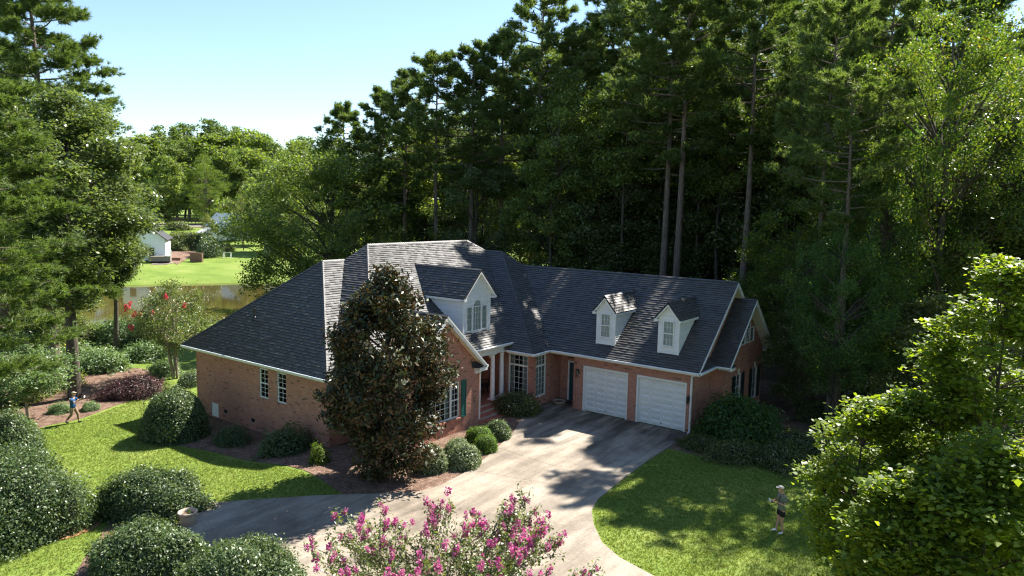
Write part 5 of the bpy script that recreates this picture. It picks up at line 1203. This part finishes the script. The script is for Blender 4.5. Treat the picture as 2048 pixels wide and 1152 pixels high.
# chandelier like hanging lamp in the recess
hl = empty("hanging_lamp", "black iron lamp hanging in the entry recess", "lamp", (1.0, 3.35, 2.7)); m = MB(); m.tube([(0, 0, 0), (0, 0, -.22)], [.01, .01], 6); m.lathe([(.05, -.02), (.05, 0)], (0, 0, 0), 10); m.build("rod", BLACK, hl)
for k in range(6):
    a = k*math.pi/3; m = MB(); m.tube([(0, 0, -.22), (.1*math.cos(a), .1*math.sin(a), -.27), (.18*math.cos(a), .18*math.sin(a), -.22), (.18*math.cos(a), .18*math.sin(a), -.16)], [.012]*4, 6); m.build("lamp_arm", BLACK, hl)

# ================================================================== FAR HOUSES AND YARDS
def simple_house(name, lab, x, y, rz, L, Wd, h, rise, wallm, roofm, wins=(), group=None):
    r = empty(name, lab, "house", (x, y, gz(x, y)-.1), rz); m = MB()
    m.box(-L/2, L/2, -Wd/2, Wd/2, 0, h); m.poly([(L/2, -Wd/2, h), (L/2, Wd/2, h), (L/2, 0, h+rise)]); m.poly([(-L/2, Wd/2, h), (-L/2, -Wd/2, h), (-L/2, 0, h+rise)]); m.build("wall", wallm, r)
    for sg in (-1, 1):
        m = MB(); o = .4; k = rise/(Wd/2); y1 = Wd/2+o; m.hexa([(-L/2-o, 0, h+rise+.02), (L/2+o, 0, h+rise+.02), (L/2+o, sg*y1, h-k*o+.02), (-L/2-o, sg*y1, h-k*o+.02), (-L/2-o, 0, h+rise+.2), (L/2+o, 0, h+rise+.2), (L/2+o, sg*y1, h-k*o+.17), (-L/2-o, sg*y1, h-k*o+.17)]); m.build("roof", roofm, r)
    for face, c, z, w_, hh in wins:
        m = MB()
        if face == 'x': m.box(L/2, L/2+.06, c-w_/2, c+w_/2, z, z+hh); m2 = MB(); m2.box(L/2+.02, L/2+.09, c-w_/2+.1, c+w_/2-.1, z+.1, z+hh-.1)
        else: m.box(c-w_/2, c+w_/2, -Wd/2-.06, -Wd/2, z, z+hh); m2 = MB(); m2.box(c-w_/2+.1, c+w_/2-.1, -Wd/2-.09, -Wd/2-.02, z+.1, z+hh-.1)
        f = m.build("window", WHITE, r); m2.build("pane", GLASSD, f)
    return r
GLASSD = simple("dark_glazing", (.02, .03, .03), .1, .1, 2, 0, .6, 0)
PALEROOF = simple("pale_metal_roof", (.62, .63, .64), .45, .05, 3, 0, .5, .02); GREYW = simple("grey_siding", (.40, .43, .45), .7, .06, 2); BRWALL = simple("brown_brick_far", (.20, .11, .075), .9, .15, 4); DKROOF = simple("dark_roof_far", (.04, .04, .045), .8, .15, 3)
CW = simple("cottage_white", (.74, .76, .78), .6, .04, 1)
p = ongr(300, 522); vw = math.atan2(-FH[1], -FH[0])
ch = simple_house("white_cottage", "white cottage with dark roof on the far bank at the left", p[0]-3, p[1]+1, vw+.35, 9, 7.2, 3.9, 2.9, CW, DKROOF, [('x', -1.9, .9, 1.2, 1.9), ('x', 1.3, .15, 1.1, 2.3), ('y', 0, 1.2, 1.2, 1.4)])
m = MB(); m.box(4.5, 7.0, 1.0, 4.6, .0, .9); m.build("deck", simple("grey_deck", (.22, .19, .16), .9, .2, 6), ch)
m = MB()
for k in range(6): m.box(4.6+k*.46, 4.68+k*.46, 4.5, 4.58, .9, 1.8)
m.box(4.5, 7.0, 4.5, 4.6, 1.8, 1.88); m.build("railing", WHITE, ch)
m = MB(); m.bar((5.0, .9, .2), (5.0, -1.9, -.8+.6), .1, .1); m.bar((5.0, 1.0, 1.7), (5.0, -1.9, .9), .09, .09); m.build("stair_rail", WHITE, ch)
sheet("patio", [tuple(ongr(u, v)[:2]) for u, v in ((300, 532), (312, 524), (352, 520), (366, 524), (330, 531))], CONC, .05, 3)
q = ongr(348, 522); m = MB(); m.box(-2.2, 2.2, -.6, .6, 0, .9); t = m.build("raised_bed", BRWALL); t.location = (q[0], q[1], gz(q[0], q[1])); t.rotation_euler = (0, 0, vw+1.6); t.scale = (.6, .7, .6); tag(t, "low brown raised bed beside the white cottage's patio", "garden bed")
p = ongr(455, 462); fh = simple_house("pale_roofed_house", "far grey house with pale metal roof among the trees", p[0], p[1], vw+.9, 15, 9.5, 4.0, 3.8, GREYW, PALEROOF, [('x', 0, 1.0, 1.4, 1.5)])
fh.scale = (.62, .62, .78)
m = MB(); m.lathe([(.01, 0), (.55, 0), (.55, .08), (.01, .08)], (0, 0, 0), 18); v_ = m.build("round_vent", WHITE, fh); v_.location = (7.52, 0, 5.2); v_.rotation_euler = (0, math.pi/2, 0)
m = MB(); m.hexa([(-6, -9.5, 1.9), (8.5, -9.5, 1.9), (8.5, -4.8, 3.6), (-6, -4.8, 3.6), (-6, -9.5, 2.1), (8.5, -9.5, 2.1), (8.5, -4.8, 3.8), (-6, -4.8, 3.8)]); m.box(-5.6, 8.1, -9.1, -4.8, 0, 1.9); m.build("lean_to", PALEROOF, fh)
p = ongr(392, 478); m = MB(); m.box(-5, 5, -.2, .2, 0, 2.6); m.box(-5.1, 5.1, -.3, .3, 2.6, 2.75); t = m.build("brick_wall", BRWALL); t.location = (p[0], p[1], gz(p[0], p[1])); t.rotation_euler = (0, 0, vw+1.35); t.scale = (.25, 1, .6); tag(t, "long brown brick wall before the far house", "wall")
sheet("far_driveway", [tuple(ongr(u, v)[:2]) for u, v in ((335, 476), (345, 470), (392, 466), (388, 473), (352, 480))], MULCH, .06, 6)
sheet("far_road", [tuple(ongr(u, v)[:2]) for u, v in ((300, 452), (480, 455), (480, 449), (300, 446))], CONC, .06, 8)
fe = empty("rail_fence", "dark horizontal rail fence along the far road", "fence", (0, 0, 0)); a = ongr(340, 445); b = ongr(398, 446)
for k in range(9):
    c = a+(b-a)*k/8; z = gz(c[0], c[1]); m = MB(); m.box(c[0]-.12, c[0]+.12, c[1]-.12, c[1]+.12, z, z+1.7); m.build("post", BARKD, fe)
for h in (.8, 1.5):
    m = MB(); m.bar((a[0], a[1], gz(a[0], a[1])+h), (b[0], b[1], gz(b[0], b[1])+h), .1, .25); m.build("rail", BARKD, fe)
for i, (u, v, s_) in enumerate([(370, 498, 4), (392, 500, 3.5), (415, 515, 3), (360, 490, 2.5), (355, 455, 2.5), (445, 505, 2)]):
    p = ongr(u, v); put_shrub(LOW if i != 2 else SH, "distant_shrub", "dark shrub mass on the far lawn before the far house", "shrub", p[0], p[1], i, s_, "shrubs on the far lawn", s_*1.4)
sw = ongr(455, 518); se = empty("swing_frame", "thin pale swing frame on the far lawn", "swing", (sw[0], sw[1], gz(sw[0], sw[1])), vw+1.5); se.scale = (.5,)*3
for sx in (-1.4, 1.4):
    for sy in (-.7, .7): m = MB(); m.bar((sx, sy, 0), (sx, 0, 2.3), .12, .12, up=(1, 0, 0)); m.build("leg", WHITE, se)
m = MB(); m.bar((-1.5, 0, 2.3), (1.5, 0, 2.3), .12, .12); m.build("crossbar", WHITE, se)
m = MB(); m.box(-.3, .3, -.12, .12, .5, .56); m.bar((-.25, 0, .56), (-.25, 0, 2.3), .04, .04, up=(1, 0, 0)); m.bar((.25, 0, .56), (.25, 0, 2.3), .04, .04, up=(1, 0, 0)); m.build("seat", BLACK, se)
p = ongr(555, 505)
simple_house("far_shed", "small pale shed glimpsed through the round oak's crown", p[0], p[1], vw, 5, 4, 2.4, 1.4, CW, PALEROOF)

# ================================================================== PEOPLE
def skinmesh(name, chains, mat, parent, sub=2, scale=1.0):
    "one continuous skinned surface grown round joined chains of (point, radius)"
    me = bpy.data.meshes.new(name); V = []; E_ = []; Rr = []; key = {}
    for ch in chains:
        prev = None
        for pnt, r in ch:
            k = tuple(round(c, 4) for c in pnt)
            if k not in key: key[k] = len(V); V.append(pnt); Rr.append(r if isinstance(r, tuple) else (r, r))
            i = key[k]
            if prev is not None and prev != i: E_.append((prev, i))
            prev = i
    me.from_pydata(V, E_, []); me.materials.append(mat); me.polygons.foreach_set("use_smooth", [True]*len(me.polygons))
    o = link(name, me, None, parent); md = o.modifiers.new("skin", 'SKIN'); md.use_smooth_shade = True; md.branch_smoothing = .3
    if not me.skin_vertices: 
        bm = bmesh.new(); bm.from_mesh(me); bm.verts.layers.skin.verify(); bm.to_mesh(me); bm.free()
    for i, sv in enumerate(me.skin_vertices[0].data): sv.radius = Rr[i]; sv.use_root = (i == 0)
    s_ = o.modifiers.new("sub", 'SUBSURF'); s_.levels = sub; s_.render_levels = sub
    return o
def hand(wr, d, up, side):
    "palm and five fingers from the wrist along d, thumb leaving the side"
    wr, d, up = np.array(wr), np.array(d, float), np.array(up, float); d /= np.linalg.norm(d); s = np.cross(d, up)*side; s /= np.linalg.norm(s); u = np.cross(s, d)*side
    palm = wr+d*.055; ch = [[(tuple(wr), (.024, .02)), (tuple(palm), (.034, .016))]]
    for k, L in enumerate((.068, .078, .072, .056)):
        b = palm+d*.03+s*(.030-.02*k); m1 = b+d*L*.5-u*.008; e = b+d*L*.85-u*.03; ch.append([(tuple(palm), (.034, .016)), (tuple(b), .0095), (tuple(m1), .009), (tuple(e), .0075)])
    b = wr+d*.03+s*.035; ch.append([(tuple(wr+d*.02), (.026, .018)), (tuple(b), .012), (tuple(b+d*.03+s*.015-u*.01), .0105), (tuple(b+d*.055+s*.008-u*.02), .009)]); ch[-1].insert(0, (tuple(wr), (.024, .02)))
    return ch
HAIR = simple("brown_hair", (.10, .06, .035), .8, .2, 30); CAPM = simple("pale_cap", (.62, .56, .50), .8, .06, 20); OLIVE = simple("olive_tee", (.17, .19, .15), .9, .1, 12); BLK = simple("black_shorts", (.012, .012, .014), .85, .1, 10)
SHOE = simple("white_shoe", (.70, .72, .76), .6, .05, 20); NAVY = simple("blue_tee", (.022, .085, .21), .9, .12, 12); KHAKI = simple("khaki_trousers", (.26, .18, .12), .9, .1, 10); GCAP = simple("tan_cap", (.36, .31, .24), .85, .1, 20); EMB = simple("tan_print", (.55, .47, .30), .9, .05, 20)
def person(label, loc, rz, P, tee, legm, shoe, capm, short):
    r = empty("person", label, "person", loc, rz); J = {k: tuple(v) for k, v in P.items()}
    lo = lambda a, b, t: tuple(a[i]+(b[i]-a[i])*t for i in range(3))
    body = [[(J['pel'], (.15, .11)), (J['waist'], (.135, .10)), (J['chest'], (.165, .115)), (J['neckb'], (.075, .07)), (J['neck'], (.055, .055)), (J['jaw'], (.062, .075)), (J['head'], (.078, .096)), (J['crown'], (.062, .075))]]
    body.append([(J['jaw'], (.062, .075)), (J['nose'], .016)])
    for s_ in 'LR':
        body.append([(J['chest'], (.165, .115)), (J['sh'+s_], .062), (lo(J['sh'+s_], J['el'+s_], .5), .050), (J['el'+s_], .042), (lo(J['el'+s_], J['wr'+s_], .35), .041), (J['wr'+s_], (.024, .02))])
        body += hand(J['wr'+s_], np.array(J['wr'+s_])-np.array(J['el'+s_]), (0, 0, 1), 1 if s_ == 'L' else -1)
        body.append([(J['pel'], (.15, .11)), (J['hip'+s_], .098), (lo(J['hip'+s_], J['kn'+s_], .5), .078), (J['kn'+s_], .056), (lo(J['kn'+s_], J['an'+s_], .3), .056), (J['an'+s_], .036), (J['heel'+s_], .036), (J['toe'+s_], .030)])
    skinmesh("body", body, SKIN, r)
    g = .022
    shirt = [[(lo(J['pel'], J['waist'], -.7), (.205, .165)), (lo(J['pel'], J['waist'], .3), (.185, .15)), (J['waist'], (.17, .135)), (J['chest'], (.20, .15)), (lo(J['chest'], J['neckb'], .95), (.115, .105))]]
    for s_ in 'LR': shirt.append([(J['chest'], (.20, .15)), (J['sh'+s_], .094), (lo(J['sh'+s_], J['el'+s_], .75), .072)])
    skinmesh("shirt", shirt, tee, r)
    tr = [[(lo(J['pel'], J['waist'], .5), (.175, .14)), (J['pel'], (.19, .15))]]
    for s_ in 'LR':
        k = lo(J['hip'+s_], J['kn'+s_], .62); c = [(J['pel'], (.19, .15)), (J['hip'+s_], .12)]
        c += [(k, .100)] if short else [(lo(J['hip'+s_], J['kn'+s_], .5), .098), (J['kn'+s_], .078), (lo(J['kn'+s_], J['an'+s_], .85), .062)]
        tr.append(c)
    skinmesh("shorts" if short else "trousers", tr, legm, r)
    for s_ in 'LR':
        h, t = np.array(J['heel'+s_]), np.array(J['toe'+s_]); skinmesh("shoe", [[(tuple(h+np.array([-.02, 0, .012])), (.044, .042)), (tuple(h+(t-h)*.5), (.046, .04)), (tuple(t+np.array([.02, 0, 0])), (.042, .03))], [(tuple(h+np.array([-.02, 0, .012])), (.044, .042)), (tuple(np.array(J['an'+s_])), .044)]], shoe, r, 1)
    # hair and cap
    hd, cr = np.array(J['head']), np.array(J['crown']); up = unit(cr-hd); f = unit(np.array(J['nose'])-np.array(J['jaw'])); f = unit(f-up*(f@up))
    skinmesh("hair", [[(tuple(hd-f*.035+up*.0), (.082, .085)), (tuple(hd-f*.03-up*.07), (.065, .06))]], HAIR, r, 1)
    m = MB(); sd = np.cross(f, up); rows = []
    for k in range(6):
        a = k/5*math.pi/2; rr0 = .108*math.cos(a); z = .085*math.sin(a)
        rows.append([tuple(hd+up*(.035+z)+f*rr0*math.cos(t)*1.08+sd*rr0*.95*math.sin(t)) for t in [2*math.pi*j/16 for j in range(16)]])
    for A_, B_ in zip(rows, rows[1:]):
        for j in range(16): m.poly([A_[j], A_[(j+1) % 16], B_[(j+1) % 16], B_[j]])
    cp = m.build("cap", capm, r, True)
    m = MB(); o0 = hd+up*.04
    L_ = [o0+f*.09+sd*.075, o0+f*.17+sd*.05-up*.015, o0+f*.19-up*.02, o0+f*.17-sd*.05-up*.015, o0+f*.09-sd*.075]
    m.poly(L_); m.poly([q+up*.008 for q in L_[::-1]]); m.build("brim", capm, cp)
    for s_ in (-1, 1):
        m = MB(); c = hd-up*.015+f*.088+sd*s_*.032; m.lathe([(.001, -.009), (.009, 0), (.001, .009)], tuple(c), 8); m.build("eye", BLACK, r)
    return r
# local frame: +x forward, +y left
P1 = dict(pel=(-.01, 0, .93), waist=(-.02, 0, 1.08), chest=(-.01, 0, 1.30), neckb=(.0, 0, 1.45), neck=(.03, 0, 1.51), jaw=(.08, 0, 1.56), head=(.085, 0, 1.645), crown=(.07, 0, 1.72), nose=(.175, 0, 1.575),
          shL=(-.01, .19, 1.40), elL=(.02, .25, 1.13), wrL=(.27, .10, 1.19), shR=(-.01, -.19, 1.40), elR=(.02, -.25, 1.13), wrR=(.27, -.10, 1.19),
          hipL=(0, .095, .86), knL=(.02, .10, .47), anL=(-.02, .11, .09), heelL=(-.04, .11, .045), toeL=(.13, .13, .035), hipR=(0, -.095, .86), knR=(.03, -.12, .47), anR=(.07, -.15, .09), heelR=(.05, -.15, .045), toeR=(.22, -.18, .035))
fr = lambda sgn: math.atan2(_R0[1]*sgn, _R0[0]*sgn)
p = ongr(1560, 1066); pr_ = person("person in olive tee and black shorts looking down at a controller", (p[0], p[1], gz(p[0], p[1])+.01), fr(-1)+.15, P1, OLIVE, BLK, SHOE, CAPM, True); pr_.scale = (.87,)*3
def controller(parent_loc, rz, off, lab):
    c = empty("remote_controller", lab, "controller", parent_loc, rz); m = MB(); m.box(off[0]-.05, off[0]+.07, -.09, .09, off[2]-.015, off[2]+.015); m.build("case", BLACK, c)
    for sy in (-.05, .05): m = MB(); m.tube([(off[0]-.01, sy, off[2]+.015), (off[0]-.01, sy, off[2]+.04)], [.006, .009], 6); m.build("stick", GALV, c)
    m = MB(); m.box(off[0]+.07, off[0]+.08, -.075, .075, off[2]+.0, off[2]+.1); m.build("screen", WHITE, c); c.scale = (.86,)*3
controller((p[0], p[1], gz(p[0], p[1])), fr(-1)+.15, (.40, 0, 1.22), "small controller held by the person on the right lawn")
m = MB(); pts_ = [(-.16, .12, 1.20), (-.10, .10, 1.40), (.0, .08, 1.475), (.12, .06, 1.38), (.13, .0, 1.2), (.12, -.1, 1.02)]
for a, b in zip(pts_, pts_[1:]): m.bar(a, b, .035, .006, up=(1, .2, .1))
m.build("shoulder_strap", BARKD, pr_)
P2 = dict(P1); P2.update(jaw=(.06, 0, 1.575), head=(.045, 0, 1.66), crown=(.03, 0, 1.74), nose=(.155, 0, 1.60), neck=(.02, 0, 1.52),
          elL=(.20, .24, 1.20), wrL=(.40, .10, 1.36), elR=(.20, -.24, 1.20), wrR=(.40, -.10, 1.36),
          knL=(.18, .10, .50), anL=(.20, .11, .09), heelL=(.18, .11, .045), toeL=(.36, .12, .035), knR=(-.08, -.10, .47), anR=(-.36, -.11, .13), heelR=(-.385, -.11, .09), toeR=(-.24, -.12, .035))
p = ongr(148, 846); r2 = person("person in blue tee and khaki trousers striding across the left lawn", (p[0], p[1], gz(p[0], p[1])+.01), fr(1)+.1, P2, NAVY, KHAKI, BLACK, GCAP, False); r2.scale = (.84,)*3
m = MB(); m.lathe([(.001, 0), (.10, 0), (.10, .012), (.001, .012)], (0, 0, 0), 16); e_ = m.build("shirt_print", EMB, r2); e_.rotation_euler = (0, -math.pi/2, 0); e_.location = (-.142, 0, 1.30)
controller((p[0], p[1], gz(p[0], p[1])), fr(1)+.1, (.53, 0, 1.42), "small controller held up by the person on the left lawn")

for i, (u, d, top) in enumerate([(1125, 56, 160), (1168, 60, 130), (1262, 55, 120), (1330, 56, 110), (1352, 60, 90), (1432, 55, 120), (1470, 53, 150), (1572, 50, 120), (1630, 54, 90), (1660, 50, 150), (1745, 46, 170), (1850, 48, 120), (985, 72, 170), (900, 74, 200), (850, 76, 220)]):
    put('oakF', u, d, top, "slender_tree", "slender hardwood with a long bare trunk at the wood's edge", "tree", "slender trees at the edge of the wood")

# trees of the same wood that go on past the frame to the right and behind the viewpoint
for i, (x, y, k, sc) in enumerate([(29, -2, 'oakB', 1.1), (33, -14, 'oakA', 1.2), (31, 9, 'pineA', .9), (38, 2, 'pineC', 1), (40, -24, 'oakB', 1.1), (35, -36, 'oakA', 1.2), (26, -48, 'oakB', 1.1), (12, -50, 'oakA', 1.2), (-4, -52, 'oakB', 1.1), (-20, -50, 'oakA', 1.2), (-36, -44, 'oakB', 1.1), (44, -10, 'oakE', 1.1), (-46, -30, 'oakE', 1.2), (4, -58, 'pineC', 1), (-12, -60, 'pineA', 1)]):
    plant(PR[k], "neighbouring_tree", "leafy tree standing past the lawns round the property", "tree", x, y, i*1.7, sc, group="trees past the lawns round the property")
